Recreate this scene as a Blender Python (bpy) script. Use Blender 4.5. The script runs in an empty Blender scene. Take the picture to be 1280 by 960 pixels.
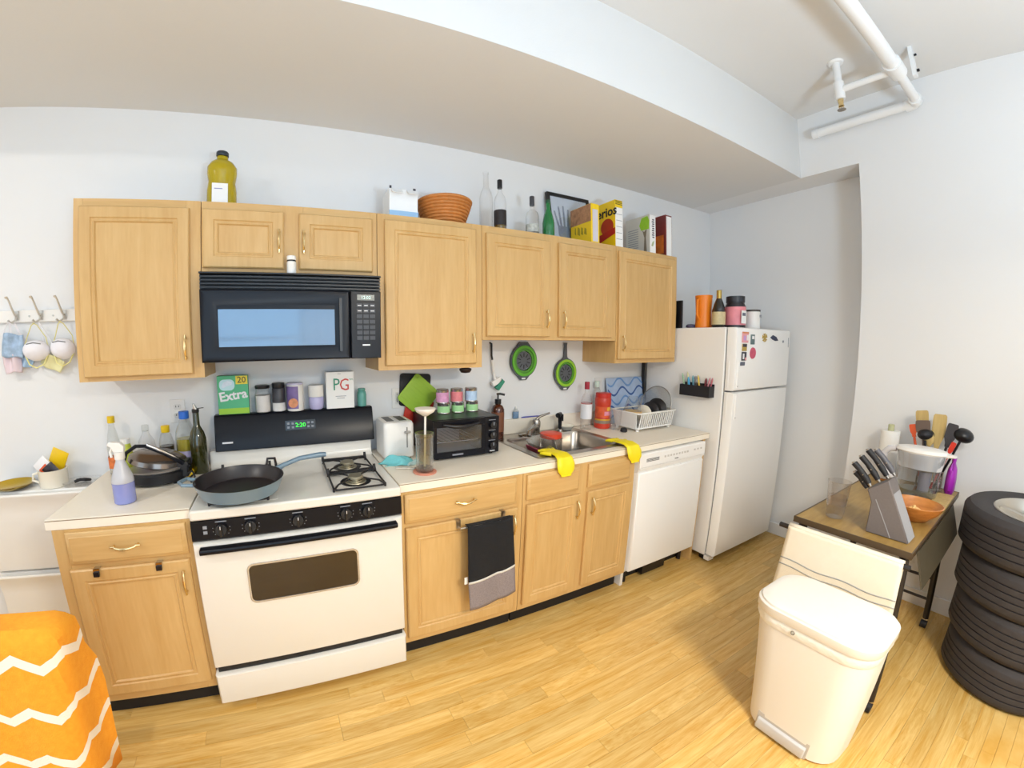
import bpy, bmesh, math, random
from math import sin, cos, pi, radians
from mathutils import Vector, Matrix, Euler
random.seed(7)
SC = bpy.context.scene
COL = SC.collection

# ------------------------------------------------------------------ camera
def make_camera():
    f, k2, k3, k4 = 493.308058, 0.147122743e-6, -2.07207947e-9, 1.44626843e-12   # theta = r/f + k2 r^2 + k3 r^3 + k4 r^4 (pixels of 1280)
    s = 1280 / 36.0
    cd = bpy.data.cameras.new('camera'); co = bpy.data.objects.new('camera', cd); COL.objects.link(co)
    cd.type = 'PANO'; cd.panorama_type = 'FISHEYE_LENS_POLYNOMIAL'; cd.fisheye_fov = radians(200); cd.sensor_width = 36
    cd.fisheye_polynomial_k0 = 0
    cd.fisheye_polynomial_k1 = -s / f; cd.fisheye_polynomial_k2 = -k2 * s**2
    cd.fisheye_polynomial_k3 = -k3 * s**3; cd.fisheye_polynomial_k4 = -k4 * s**4
    cd.shift_x = (640 - 540.3057) / 1280; cd.shift_y = (481.3828 - 480) / 1280
    cd.clip_start = 0.02
    rx, ry, rz = -0.106981253, 0.006995698, -0.375926671
    R = Matrix.Rotation(rz, 3, 'Z') @ Matrix.Rotation(rx, 3, 'X') @ Matrix.Rotation(ry, 3, 'Y')
    X, Y, Z = R.col[0], R.col[2], -R.col[1]
    M = Matrix(((X[0], Y[0], Z[0], 0.319114), (X[1], Y[1], Z[1], -2.117565), (X[2], Y[2], Z[2], 1.501855), (0, 0, 0, 1)))
    co.matrix_world = M
    SC.camera = co
make_camera()

# ------------------------------------------------------------------ light and exposure
def srgb(h):
    h = h.lstrip('#'); c = [int(h[i:i+2], 16) / 255 for i in (0, 2, 4)]
    return tuple((x / 12.92 if x <= 0.04045 else ((x + 0.055) / 1.055) ** 2.4) for x in c)
W = bpy.data.worlds.new('daylight'); SC.world = W; W.use_nodes = True
W.node_tree.nodes['Background'].inputs[0].default_value = (0.70, 0.85, 1.0, 1)
W.node_tree.nodes['Background'].inputs[1].default_value = 1.6
def area(name, loc, target, sx, sy, power, color):
    l = bpy.data.lights.new(name, 'AREA'); l.shape = 'RECTANGLE'; l.size = sx; l.size_y = sy; l.energy = power; l.color = color
    o = bpy.data.objects.new(name, l); COL.objects.link(o); o.location = loc
    o.rotation_euler = (Vector(target) - Vector(loc)).to_track_quat('-Z', 'Y').to_euler()
    return o
area('daylight_front_window', (-0.3, -4.85, 1.6), (-0.3, 0, 1.5), 1.9, 2.0, 24, (0.62, 0.81, 1.0))
area('daylight_left_window', (-2.95, -2.6, 1.3), (3, -2.2, 1.1), 2.0, 2.0, 8, (0.70, 0.86, 1.0))
SC.view_settings.view_transform = 'Standard'; SC.view_settings.look = 'None'
SC.view_settings.exposure = 0.08; SC.view_settings.gamma = 1; SC.view_settings.use_curve_mapping = False
SC.cycles.max_bounces = 10; SC.cycles.diffuse_bounces = 5; SC.cycles.transparent_max_bounces = 24; SC.cycles.transmission_bounces = 8
SC.cycles.caustics_reflective = False; SC.cycles.caustics_refractive = False

# ------------------------------------------------------------------ materials
MATS = {}
def nodes_of(m):
    m.use_nodes = True; nt = m.node_tree; return nt, nt.nodes, nt.links
def M(name, col, rough=0.5, metal=0.0, trans=0.0, noise=None, bump=None, spec=0.5, coat=0.0, coord='Object', emit=None, alpha=None):
    """principled material; noise=(scale, amount) varies the colour, bump=(scale, strength) adds fine relief"""
    if name in MATS: return MATS[name]
    m = bpy.data.materials.new(name); nt, N, L = nodes_of(m); b = N['Principled BSDF']
    c = srgb(col) if isinstance(col, str) else col
    b.inputs['Base Color'].default_value = (*c, 1); b.inputs['Roughness'].default_value = rough; b.inputs['Metallic'].default_value = metal
    b.inputs['Transmission Weight'].default_value = trans; b.inputs['Specular IOR Level'].default_value = spec; b.inputs['Coat Weight'].default_value = coat
    tc = N.new('ShaderNodeTexCoord')
    nsc, namt = noise or (6, 0.05)
    nz = N.new('ShaderNodeTexNoise'); nz.inputs['Scale'].default_value = nsc; nz.inputs['Detail'].default_value = 4
    L.new(tc.outputs[coord], nz.inputs['Vector'])
    mx = N.new('ShaderNodeMix'); mx.data_type = 'RGBA'
    mx.inputs[6].default_value = (*[x * (1 - namt) for x in c], 1); mx.inputs[7].default_value = (*[min(1, x * (1 + namt)) for x in c], 1)
    L.new(nz.outputs['Fac'], mx.inputs[0]); L.new(mx.outputs[2], b.inputs['Base Color'])
    if bump:
        n2 = N.new('ShaderNodeTexNoise'); n2.inputs['Scale'].default_value = bump[0]; L.new(tc.outputs[coord], n2.inputs['Vector'])
        bp = N.new('ShaderNodeBump'); bp.inputs['Strength'].default_value = bump[1]; bp.inputs['Distance'].default_value = 0.003
        L.new(n2.outputs['Fac'], bp.inputs['Height']); L.new(bp.outputs['Normal'], b.inputs['Normal'])
    if emit: b.inputs['Emission Color'].default_value = (*c, 1); b.inputs['Emission Strength'].default_value = emit
    MATS[name] = m; return m
def wood(name, c1, c2, scale=(14, 14, 1.2), rough=0.45, rnd=0.0):
    """fine-grained wood, streaks along the axis with the small scale; rnd = colour change from object to object"""
    if name in MATS: return MATS[name]
    m = bpy.data.materials.new(name); nt, N, L = nodes_of(m); b = N['Principled BSDF']; b.inputs['Roughness'].default_value = rough
    tc = N.new('ShaderNodeTexCoord'); mp = N.new('ShaderNodeMapping'); mp.inputs['Scale'].default_value = scale
    oi = N.new('ShaderNodeObjectInfo'); L.new(tc.outputs['Object'], mp.inputs['Vector'])
    cx = N.new('ShaderNodeCombineXYZ')
    ml = N.new('ShaderNodeMath'); ml.operation = 'MULTIPLY'; ml.inputs[1].default_value = 37; L.new(oi.outputs['Random'], ml.inputs[0])
    for i in range(3): L.new(ml.outputs[0], cx.inputs[i])
    L.new(cx.outputs[0], mp.inputs['Location'])
    n1 = N.new('ShaderNodeTexNoise'); n1.inputs['Scale'].default_value = 2.2; n1.inputs['Detail'].default_value = 8; n1.inputs['Roughness'].default_value = 0.62; L.new(mp.outputs[0], n1.inputs['Vector'])
    n2 = N.new('ShaderNodeTexNoise'); n2.inputs['Scale'].default_value = 9; n2.inputs['Detail'].default_value = 6; L.new(mp.outputs[0], n2.inputs['Vector'])
    mx0 = N.new('ShaderNodeMix'); mx0.data_type = 'FLOAT'; mx0.inputs[0].default_value = 0.35; L.new(n1.outputs['Fac'], mx0.inputs[2]); L.new(n2.outputs['Fac'], mx0.inputs[3])
    rp = N.new('ShaderNodeValToRGB'); rp.color_ramp.elements[0].position = 0.36; rp.color_ramp.elements[1].position = 0.64
    rp.color_ramp.elements[0].color = (*srgb(c1), 1); rp.color_ramp.elements[1].color = (*srgb(c2), 1); L.new(mx0.outputs[0], rp.inputs[0])
    hs = N.new('ShaderNodeHueSaturation'); mr = N.new('ShaderNodeMapRange'); mr.inputs[3].default_value = 1 - rnd; mr.inputs[4].default_value = 1 + rnd * 0.6
    L.new(oi.outputs['Random'], mr.inputs[0]); L.new(mr.outputs[0], hs.inputs['Value']); L.new(rp.outputs[0], hs.inputs['Color']); L.new(hs.outputs[0], b.inputs['Base Color'])
    MATS[name] = m; return m
def glass(name, tint='#fefefe', refl=0.16, rough=0.03):
    """thin clear wall: tinted see-through with fresnel gloss"""
    if name in MATS: return MATS[name]
    m = bpy.data.materials.new(name); nt, N, L = nodes_of(m); out = N['Material Output']; N.remove(N['Principled BSDF'])
    t = N.new('ShaderNodeBsdfTransparent'); t.inputs[0].default_value = (*srgb(tint), 1)
    g = N.new('ShaderNodeBsdfGlossy'); g.inputs['Roughness'].default_value = rough
    lw = N.new('ShaderNodeLayerWeight'); lw.inputs[0].default_value = refl
    d = N.new('ShaderNodeBsdfDiffuse'); d.inputs[0].default_value = (0.75, 0.77, 0.78, 1)
    nz = N.new('ShaderNodeTexNoise'); nz.inputs['Scale'].default_value = 12
    mr = N.new('ShaderNodeMapRange'); mr.inputs[3].default_value = 0.0; mr.inputs[4].default_value = 0.05; L.new(nz.outputs['Fac'], mr.inputs[0])
    m1 = N.new('ShaderNodeMixShader'); L.new(lw.outputs['Facing'], m1.inputs[0]); L.new(t.outputs[0], m1.inputs[1]); L.new(g.outputs[0], m1.inputs[2])
    m2 = N.new('ShaderNodeMixShader'); L.new(mr.outputs[0], m2.inputs[0]); L.new(m1.outputs[0], m2.inputs[1]); L.new(d.outputs[0], m2.inputs[2])
    L.new(m2.outputs[0], out.inputs[0]); MATS[name] = m; return m
WALL = M('wall_paint', '#e6e6e6', 0.75, noise=(3, 0.015), bump=(180, 0.05))
CEIL = M('ceiling_paint', '#dcdcdb', 0.9, noise=(3, 0.015), bump=(140, 0.12))
TRIM = M('trim_paint', '#ecebe8', 0.45, noise=(3, 0.01))
MAPLE = wood('maple', '#c89f63', '#d4af75', (9, 9, 0.9), 0.42, 0.03)
MAPLEH = wood('maple_crosswise', '#c89f63', '#d4af75', (0.9, 9, 9), 0.42, 0.03)
OAK = wood('oak_strip', '#cf9c46', '#e8c57e', (1.0, 1.3, 1.0), 0.33, 0.15)
WHITE = M('white_enamel', '#e4dfd6', 0.3, noise=(4, 0.01), coat=0.2)
WPLAS = M('white_plastic', '#ece9e4', 0.45, noise=(5, 0.012))
FRIDGEW = M('fridge_enamel', '#f3f1ee', 0.4, noise=(4, 0.01), bump=(220, 0.05))
LAMI = M('cream_laminate', '#f1e7d6', 0.4, noise=(60, 0.03))
LAMIE = M('laminate_joint', '#8d7a5f', 0.6)
BLACK = M('black_plastic', '#141418', 0.35, noise=(8, 0.1))
BLACKG = M('black_gloss', '#101118', 0.3, noise=(8, 0.1), spec=.22)
BLKSOFT = M('soft_black', '#1b1b20', 0.6, noise=(20, 0.15))
TOEK = M('black_toe_kick', '#15110f', 0.7, noise=(10, 0.2))
STEEL = M('stainless_steel', '#b4aca2', 0.28, 1.0, noise=(30, 0.05))
CHROME = M('chrome', '#d5d6d8', 0.1, 1.0, noise=(10, 0.02))
BRASS = M('brass', '#ead09a', 0.22, 1.0, noise=(10, 0.05))
CERAM = M('cream_ceramic', '#f0e9d8', 0.25)
IRON = M('cast_iron_black', '#1d1b1d', 0.55, noise=(25, 0.2), bump=(120, 0.1))
GLASS = glass('clear_glass'); PLASG = glass('clear_plastic', '#f7f8f7', 0.18, 0.12)
PANE = glass('window_pane', '#f6fbff', 0.15)

# ------------------------------------------------------------------ mesh helpers
class B:
    """collects simple solids into one mesh"""
    def __init__(s): s.v = []; s.f = []; s.cut = []
    def add(s, vs, fs):
        o = len(s.v); s.cut.append((o, len(s.f))); s.v += [tuple(p) for p in vs]; s.f += [tuple(i + o for i in q) for q in fs]; return s
    def box(s, x0, x1, y0, y1, z0, z1):
        if x0 > x1: x0, x1 = x1, x0
        if y0 > y1: y0, y1 = y1, y0
        if z0 > z1: z0, z1 = z1, z0
        return s.add([(x0,y0,z0),(x1,y0,z0),(x1,y1,z0),(x0,y1,z0),(x0,y0,z1),(x1,y0,z1),(x1,y1,z1),(x0,y1,z1)],
                     [(0,3,2,1),(4,5,6,7),(0,1,5,4),(1,2,6,5),(2,3,7,6),(3,0,4,7)])
    def rings(s, loops, cap0=True, cap1=True):
        n = len(loops[0]); vs = [p for l in loops for p in l]; fs = []
        for i in range(len(loops) - 1):
            for j in range(n):
                k = (j + 1) % n; fs.append((i*n+j, i*n+k, (i+1)*n+k, (i+1)*n+j))
        if cap0: fs.append(tuple(reversed(range(n))))
        if cap1: fs.append(tuple(range((len(loops)-1)*n, len(loops)*n)))
        return s.add(vs, fs)
    def cyl(s, p, q, r, r2=None, n=16):
        p, q = Vector(p), Vector(q); d = (q - p).normalized(); u = d.orthogonal().normalized(); w = d.cross(u); r2 = r if r2 is None else r2
        C = [(cos(2*pi*i/n), sin(2*pi*i/n)) for i in range(n)]
        return s.rings([[p + (u*a + w*b)*r for a, b in C], [q + (u*a + w*b)*r2 for a, b in C]])
    def lathe(s, cx, cy, z0, prof, n=24, sx=1, sy=1, cap0=True, cap1=True):
        loops = [[(cx + max(r, 1e-4)*sx*cos(2*pi*i/n), cy + max(r, 1e-4)*sy*sin(2*pi*i/n), z0 + z) for i in range(n)] for r, z in prof]
        return s.rings(loops, cap0, cap1)
    def tube(s, pts, r, n=8, closed=False):
        P = [Vector(p) for p in pts]; m = len(P); loops = []; u = None
        for i in range(m):
            a = P[(i-1) % m] if (closed or i > 0) else P[i]; b = P[(i+1) % m] if (closed or i < m-1) else P[i]
            t = (b - a).normalized()
            if u is None: u = t.orthogonal().normalized()
            u = (u - t * u.dot(t)); u = u.normalized() if u.length > 1e-6 else t.orthogonal().normalized()
            w = t.cross(u); rr = r[i] if isinstance(r, (list, tuple)) else r
            loops.append([P[i] + (u*cos(2*pi*k/n) + w*sin(2*pi*k/n))*rr for k in range(n)])
        if closed:
            loops.append(loops[0]); return s.rings(loops, False, False)
        return s.rings(loops)
    def prism(s, poly, ax, a, b):
        def P(u, v, t): return {'x': (t, u, v), 'y': (u, t, v), 'z': (u, v, t)}[ax]
        return s.rings([[P(u, v, a) for u, v in poly], [P(u, v, b) for u, v in poly]])
    def grid(s, fn, nu, nv):
        vs = [fn(i/nu, j/nv) for i in range(nu+1) for j in range(nv+1)]
        return s.add(vs, [(i*(nv+1)+j, (i+1)*(nv+1)+j, (i+1)*(nv+1)+j+1, i*(nv+1)+j+1) for i in range(nu) for j in range(nv)])
    def xf(s, mat):
        s.v = [tuple(mat @ Vector(p)) for p in s.v]; return s
def rrect(x0, x1, y0, y1, r, n=5):
    out = []
    for cx, cy, a0 in ((x1-r, y1-r, 0), (x0+r, y1-r, 90), (x0+r, y0+r, 180), (x1-r, y0+r, 270)):
        for i in range(n+1):
            a = radians(a0 + 90*i/n); out.append((cx + r*cos(a), cy + r*sin(a)))
    return out
ROOT = {}
def mesh_obj(name, b, mat, bev=0, seg=2, thick=0):
    me = bpy.data.meshes.new(name); me.from_pydata(b.v, [], b.f); me.update()
    bm = bmesh.new(); bm.from_mesh(me); bmesh.ops.recalc_face_normals(bm, faces=bm.faces); bm.to_mesh(me); bm.free()
    me.materials.append(mat)
    me.polygons.foreach_set('use_smooth', [True] * len(me.polygons)); me.set_sharp_from_angle(angle=radians(38))
    o = bpy.data.objects.new(name, me); COL.objects.link(o)
    if thick:
        md = o.modifiers.new('thickness', 'SOLIDIFY'); md.thickness = thick; md.offset = 0
    if bev:
        md = o.modifiers.new('bevel', 'BEVEL'); md.width = bev; md.segments = seg; md.limit_method = 'ANGLE'; md.angle_limit = radians(40); md.harden_normals = False
    return o
def tag(o, label=None, cat=None, group=None, kind=None):
    if label: o['label'] = label
    if cat: o['category'] = cat
    if group: o['group'] = group
    if kind: o['kind'] = kind
    return o
def T(name, label, cat, loc, rotz=0, group=None):
    """a thing: an Empty at its base that parents its parts; part meshes of an unrotated thing are given in room coordinates"""
    o = bpy.data.objects.new(name, None); COL.objects.link(o); o.empty_display_size = 0.05
    o.location = loc; o.rotation_euler = (0, 0, rotz); tag(o, label, cat, group); ROOT[o.name] = Vector(loc)
    return o
def P(name, b, mat, parent, label=None, bev=0, seg=2, local=False, kind=None, thick=0):
    """a part (or sub-part); coordinates are room coordinates unless local"""
    if not local:
        off = ROOT[parent.name]; b.v = [(x - off.x, y - off.y, z - off.z) for x, y, z in b.v]
    o = mesh_obj(name, b, mat, bev, seg, thick); o.parent = parent
    ROOT[o.name] = Vector((0, 0, 0)) if local else ROOT[parent.name]
    if label: o['label'] = label
    if kind: o['kind'] = kind
    return o
def PS(name, b, mat, parent, **kw):
    """each solid of b becomes a part of its own"""
    c = b.cut + [(len(b.v), len(b.f))]; out = []
    for (v0, f0), (v1, f1) in zip(c[:-1], c[1:]):
        q = B(); q.add(b.v[v0:v1], [tuple(i - v0 for i in fc) for fc in b.f[f0:f1]]); out.append(P(name, q, mat, parent, **kw))
    return out
def S(name, label, cat, b, mat, loc, bev=0, seg=2, group=None, thick=0, kind=None):
    """a thing that is one mesh, given in room coordinates with its origin at loc"""
    L = Vector(loc); b.v = [(x - L.x, y - L.y, z - L.z) for x, y, z in b.v]
    o = mesh_obj(name, b, mat, bev, seg, thick); o.location = L; tag(o, label, cat, group, kind); ROOT[o.name] = L
    return o
def structure(name, b, mat, bev=0):
    o = mesh_obj(name, b, mat, bev); o['kind'] = 'structure'; ROOT[o.name] = Vector((0, 0, 0)); return o
def dup(root, loc, rotz=None, label=None, group=None):
    r = root.copy(); COL.objects.link(r); r.location = loc
    if rotz is not None: r.rotation_euler = (0, 0, rotz)
    if label: r['label'] = label
    if group: r['group'] = group
    for ch in list(root.children):
        c = ch.copy(); COL.objects.link(c); c.parent = r
        for g in ch.children:
            d = g.copy(); COL.objects.link(d); d.parent = c
    ROOT[r.name] = Vector(loc)
    return r
def text(name, body, size, mat, parent, loc, rot=(pi/2, 0, 0), ext=0.0004, align='CENTER', xs=1.0, bold=0.0):
    """flat print; loc in room coordinates, converted to a mesh"""
    cu = bpy.data.curves.new(name, 'FONT'); cu.body = body; cu.size = size; cu.extrude = ext; cu.align_x = align; cu.align_y = 'CENTER'; cu.offset = bold; cu.resolution_u = 2
    t = bpy.data.objects.new(name + '_src', cu); COL.objects.link(t)
    dg = bpy.context.evaluated_depsgraph_get(); dg.update()
    me = bpy.data.meshes.new_from_object(t.evaluated_get(dg)); bpy.data.objects.remove(t); bpy.data.curves.remove(cu)
    me.transform(Matrix.Scale(xs, 4, (1, 0, 0))); me.transform(Euler(rot).to_matrix().to_4x4()); me.transform(Matrix.Translation(Vector(loc) - ROOT[parent.name]))
    me.materials.clear(); me.materials.append(mat); me.name = name
    o = bpy.data.objects.new(name, me); COL.objects.link(o); o.parent = parent; return o

# ------------------------------------------------------------------ room shell
XA, XR, YE, ZS, YS, ZC = 3.82, 3.56, -1.217, 2.663, -0.858, 3.085
XL, YF = -2.6, -4.6
structure('wall_back', B().box(XL-0.1, XA+0.15, 0, 0.12, -0.05, ZC+0.1), WALL)
structure('wall_right', B().box(XR, XA+0.15, YF, YE, -0.05, ZC).box(XR, XA+0.15, YE, 0, ZS, ZC).box(XA, XA+0.15, YE, 0, -0.05, ZS), WALL)
structure('trim_1', B().box(XL, XR, YS, 0, ZS, ZC), CEIL)['label'] = 'dropped soffit along the back wall'
structure('ceiling', B().box(XL-0.1, XA+0.15, YF-0.1, 0.12, ZC, ZC+0.1), CEIL)
def wall_with_hole(name, ax, c0, c1, a0, a1, h0, h1, z0, z1):
    b = B()
    for (p, q, r, s) in ((a0, h0, -0.05, ZC), (h1, a1, -0.05, ZC), (h0, h1, -0.05, z0), (h0, h1, z1, ZC)):
        if ax == 'x': b.box(c0, c1, p, q, r, s)
        else: b.box(p, q, c0, c1, r, s)
    structure(name, b, WALL)
wall_with_hole('wall_left', 'x', XL-0.12, XL, YF-0.1, 0, -3.6, -1.6, 0.6, 2.6)
wall_with_hole('wall_front', 'y', YF-0.12, YF, XL-0.12, XR, -1.25, 0.65, 0.6, 2.6)
def window(name, ax, c, a0, a1, z0, z1):
    b = B(); w = 0.05
    def bx(p, q, r, s, d=0.04):
        if ax == 'x': b.box(c-d, c+d, p, q, r, s)
        else: b.box(p, q, c-d, c+d, r, s)
    bx(a0, a0+w, z0, z1); bx(a1-w, a1, z0, z1); bx(a0+w, a1-w, z0, z0+w); bx(a0+w, a1-w, z1-w, z1); m = (z0+z1)/2; bx(a0+w, a1-w, m-.025, m+.025)
    o = structure(name, b, TRIM)
    for r, s in ((z0+w, m-.025), (m+.025, z1-w)):
        g = B()
        if ax == 'x': g.box(c-.004, c+.004, a0+w, a1-w, r, s)
        else: g.box(a0+w, a1-w, c-.004, c+.004, r, s)
        P('pane', g, PANE, o)
window('window_1', 'y', YF-0.06, -1.25, 0.65, 0.6, 2.6)
window('window_2', 'x', XL-0.06, -3.6, -1.6, 0.6, 2.6)
structure('baseboard_right', B().box(XA-0.014, XA, YE, -0.0, 0, 0.095).box(XR-0.014, XR, YF, YE, 0, 0.095), TRIM, 0.003)
structure('baseboard_back', B().box(XL, -0.545, -0.012, 0, 0, 0.10), TOEK, 0.003)

# floor: narrow oak strips, the ones in view each a piece of its own
FLOOR = structure('floor', B().box(XL-0.1, XA+0.15, YF-0.1, 0.12, -0.06, -0.014), M('subfloor', '#9a7034', 0.8))
pm = None; rest = B(); npl = 0
yy, wv = -0.02, 0.064
while yy > YF:
    x = XL - random.uniform(0, 0.6)
    while x < XA:
        ln = random.choice((0.28, 0.42, 0.55, 0.7, 0.85, 1.05)) * random.uniform(0.9, 1.1)
        xa, xb = max(x, XL), min(x + ln, XA); x += ln
        if xb - xa < 0.02: continue
        yc = yy - wv/2
        if xb > -0.62 and -2.34 < yc < -0.50 and npl < 298:
            if pm is None:
                o = mesh_obj('floor_plank', B().box(-0.5, 0.5, -0.5, 0.5, -0.012, 0), OAK); pm = o.data
            else:
                o = bpy.data.objects.new('floor_plank', pm); COL.objects.link(o)
            o.parent = FLOOR; o.location = ((xa+xb)/2, yc, random.uniform(-0.0006, 0)); o.scale = (xb-xa-0.0008, wv-0.0008, 1); npl += 1
        else: rest.box(xa+.0006, xb-.0006, yc-wv/2+.0006, yc+wv/2-.0006, -0.012, -0.0003)
    yy -= wv
P('outlying_planks', rest, OAK, FLOOR, kind='stuff')

# ------------------------------------------------------------------ cabinets
def door_ring(x0, x1, z0, z1, y, prof):
    """moulded frame facing -y: prof = (inset, height above y)"""
    return [[(x0+i, y-h, z0+i), (x1-i, y-h, z0+i), (x1-i, y-h, z1-i), (x0+i, y-h, z1-i)] for i, h in prof]
DP = [(0, 0), (0, .014), (.005, .019), (.046, .019), (.050, .0145), (.055, .0145), (.058, .017), (.062, .017), (.067, .010), (.070, .010)]
def handle(parent, x, z, y, vert=True):
    L = 0.042; b = B(); c = B()
    pts = []
    for i in range(9):
        t = -1 + 2*i/8; d = 0.026 - 0.012*t*t
        pts.append((x, y-d, z+t*L) if vert else (x+t*L, y-d, z - 0.006*(1-t*t)))
    b.tube(pts, [0.0036 + 0.0022*(1-abs(-1+2*i/8)) for i in range(9)], 8)
    for s in (-1, 1):
        px, pz = (x, z+s*L) if vert else (x+s*L, z)
        b.cyl((px, y, pz), (px, y-0.016, pz), 0.0045, 0.004, 10)
        b.lathe(px, pz, 0, [(0.0, 0)], 3) if False else None
        e = (px, y-0.014, pz + s*0.010) if vert else (px + s*0.010, y-0.014, pz)
        q = (px, y-0.014, pz - s*0.006) if vert else (px - s*0.006, y-0.014, pz)
        b.cyl(q, e, 0.0065, 0.003, 10)
    P('handle', b, BRASS, parent)
def door(parent, x0, x1, z0, z1, y, hx=None, hz=None):
    d = P('door', B().rings(door_ring(x0, x1, z0, z1, y, DP), True, False), MAPLE, parent)
    i = 0.066; P('door_panel', B().box(x0+i, x1-i, y-0.0105, y-0.004, z0+i, z1-i), MAPLE, d)
    if hx is not None: handle(d, hx, hz, y-0.019)
    return d
def drawer(parent, x0, x1, z0, z1, y, h=True, name='drawer'):
    d = P(name, B().rings(door_ring(x0, x1, z0, z1, y, [(0, 0), (0, .010), (.004, .014), (.013, .016), (.017, .020)]), True, True), MAPLEH, parent)
    if h: handle(d, (x0+x1)/2, (z0+z1)/2+0.004, y-0.020, False)
    return d
def cabinet(label, x0, x1, z0, z1, yf, rails, stiles, doors, drawers=(), toe=False, group=None):
    c = T('base_cabinet' if toe else 'wall_cabinet', label, 'cabinet', ((x0+x1)/2, yf/2, z0 if not toe else 0), group=group)
    e = 0.0015
    b = B()   # an open-front box: sides, bottom, top, back
    yb = -0.002
    b.box(x0+e, x0+.018, yf+.02, yb, z0, z1).box(x1-.018, x1-e, yf+.02, yb, z0, z1).box(x0+.018, x1-.018, yf+.02, yb-.01, z0+.012, z0+.03)
    b.box(x0+.018, x1-.018, yb-.01, yb, z0, z1)
    if not toe: b.box(x0+.018, x1-.018, yf+.02, yb-.01, z1-.018, z1)
    P('carcass', b, MAPLE, c)
    fb = B(); sw = 0.036
    for a, w in stiles: fb.box(a, w, yf, yf+.0195, z0, z1)
    PS('face_frame_stile', fb, MAPLE, c)
    fb = B()
    st = sorted(stiles)
    for (ra, rb) in rails:
        for k in range(len(st)-1): fb.box(st[k][1]+.0005, st[k+1][0]-.0005, yf+.0003, yf+.0195, ra, rb)
    PS('face_frame_rail', fb, MAPLEH, c)
    for dd in doors: door(c, *dd[:4], yf-.0005, *dd[4:])
    for dd in drawers: drawer(c, *dd[:4], yf-.0005, dd[4])
    if toe: P('toe_kick', B().box(x0+.004, x1-.004, yf+.065, yf+.075, 0.0, z0-.001), TOEK, c); PS('toe_kick_side', B().box(x0+.004, x0+.018, yf+.08, -0.004, 0.0, z0-.001).box(x1-.018, x1-.004, yf+.08, -0.004, 0.0, z0-.001), TOEK, c)
    return c
ZU0, ZU1, YU = 1.372, 2.115, -0.300
G = 'pale maple wall cabinets'
cabinet('leftmost wall cabinet, tall single door beside the hook rail', -.505, -.001, ZU0, ZU1, YU, [(ZU0, ZU0+.04), (ZU1-.04, ZU1)], [(-.504, -.468), (-.06, -.002)], [(-.478, -.045, ZU0+.018, ZU1-.035, -.068, 1.50)], group=G)
cabinet('short two-door wall cabinet above the black microwave', 0, .762, 1.803, ZU1, YU, [(1.803, 1.84), (ZU1-.04, ZU1)], [(.001, .03), (.33, .425), (.73, .761)], [(.006, .342, 1.832, ZU1-.035, .322, 1.95), (.407, .738, 1.832, ZU1-.035, .427, 1.95)], group=G)
cabinet('wall cabinet with one wide tall door just right of the microwave', .763, 1.318, ZU0, ZU1, YU, [(ZU0, ZU0+.04), (ZU1-.04, ZU1)], [(.764, .81), (1.26, 1.317)], [(.797, 1.278, ZU0+.022, ZU1-.03, 1.254, 1.50)], group=G)
cabinet('two-door wall cabinet above the sink, with colanders hanging under it', 1.319, 2.288, 1.516, ZU1, YU, [(1.516, 1.55), (ZU1-.045, ZU1)], [(1.32, 1.36), (1.72, 1.85), (2.21, 2.287)], [(1.340, 1.748, 1.534, ZU1-.04, 1.722, 1.632), (1.815, 2.235, 1.534, ZU1-.04, 1.843, 1.632)], group=G)
cabinet('rightmost wall cabinet, single door beside the refrigerator', 2.289, 2.905, ZU0, ZU1, YU, [(ZU0, ZU0+.04), (ZU1-.04, ZU1)], [(2.29, 2.33), (2.85, 2.904)], [(2.303, 2.872, ZU0+.026, ZU1-.03, 2.335, 1.50)], group=G)
YB, ZB0, ZB1 = -0.605, 0.114, 0.875
G = 'maple base cabinets'
cabinet('leftmost base cabinet, left of the stove', -.535, -.048, ZB0, ZB1, YB, [(ZB0, ZB0+.05), (.72, .75), (ZB1-.02, ZB1)], [(-.534, -.49), (-.09, -.049)], [(-.492, -.068, .158, .722, -.092, .635)], [(-.486, -.066, .742, .866, True)], True, G)
cabinet('base cabinet with wide drawer and black towel on its door', .766, 1.383, ZB0, ZB1, YB, [(ZB0, ZB0+.05), (.705, .75), (ZB1-.02, ZB1)], [(.767, .80), (1.33, 1.382)], [(.785, 1.348, .150, .714, 1.322, .635)], [(.783, 1.342, .735, .866, True)], True, G)
cabinet('two-door sink base cabinet with yellow gloves hanging over it', 1.384, 2.168, ZB0, ZB1, YB, [(ZB0, ZB0+.05), (.705, .75), (ZB1-.02, ZB1)], [(1.385, 1.42), (1.71, 1.82), (2.11, 2.167)], [(1.404, 1.745, .150, .714, 1.720, .635), (1.800, 2.135, .150, .714, 1.826, .635)], [(1.402, 1.733, .738, .866, False), (1.797, 2.118, .738, .866, False)], True, G)
S('end_panel', 'narrow maple end panel between dishwasher and refrigerator', 'panel', B().box(2.845, 2.868, -.60, -.02, 0, .875), MAPLE, (2.856, -.3, 0))
# hooks over the door of the left base cabinet
for xx, lb in ((-.395, 'left steel hook clipped over the left base cabinet door'), (-.175, 'right steel hook clipped over the left base cabinet door')):
    h = T('over_door_hook', lb, 'hook', (xx, -.63, .71), group='hooks over the left base cabinet door')
    P('bracket', B().box(xx-.011, xx+.011, -.629, -.607, .7225, .7245).box(xx-.011, xx+.011, -.630, -.6275, .700, .7245), CHROME, h)
    P('foot_pad', B().box(xx-.010, xx+.010, -.636, -.630, .696, .714), BLACK, h)

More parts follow.
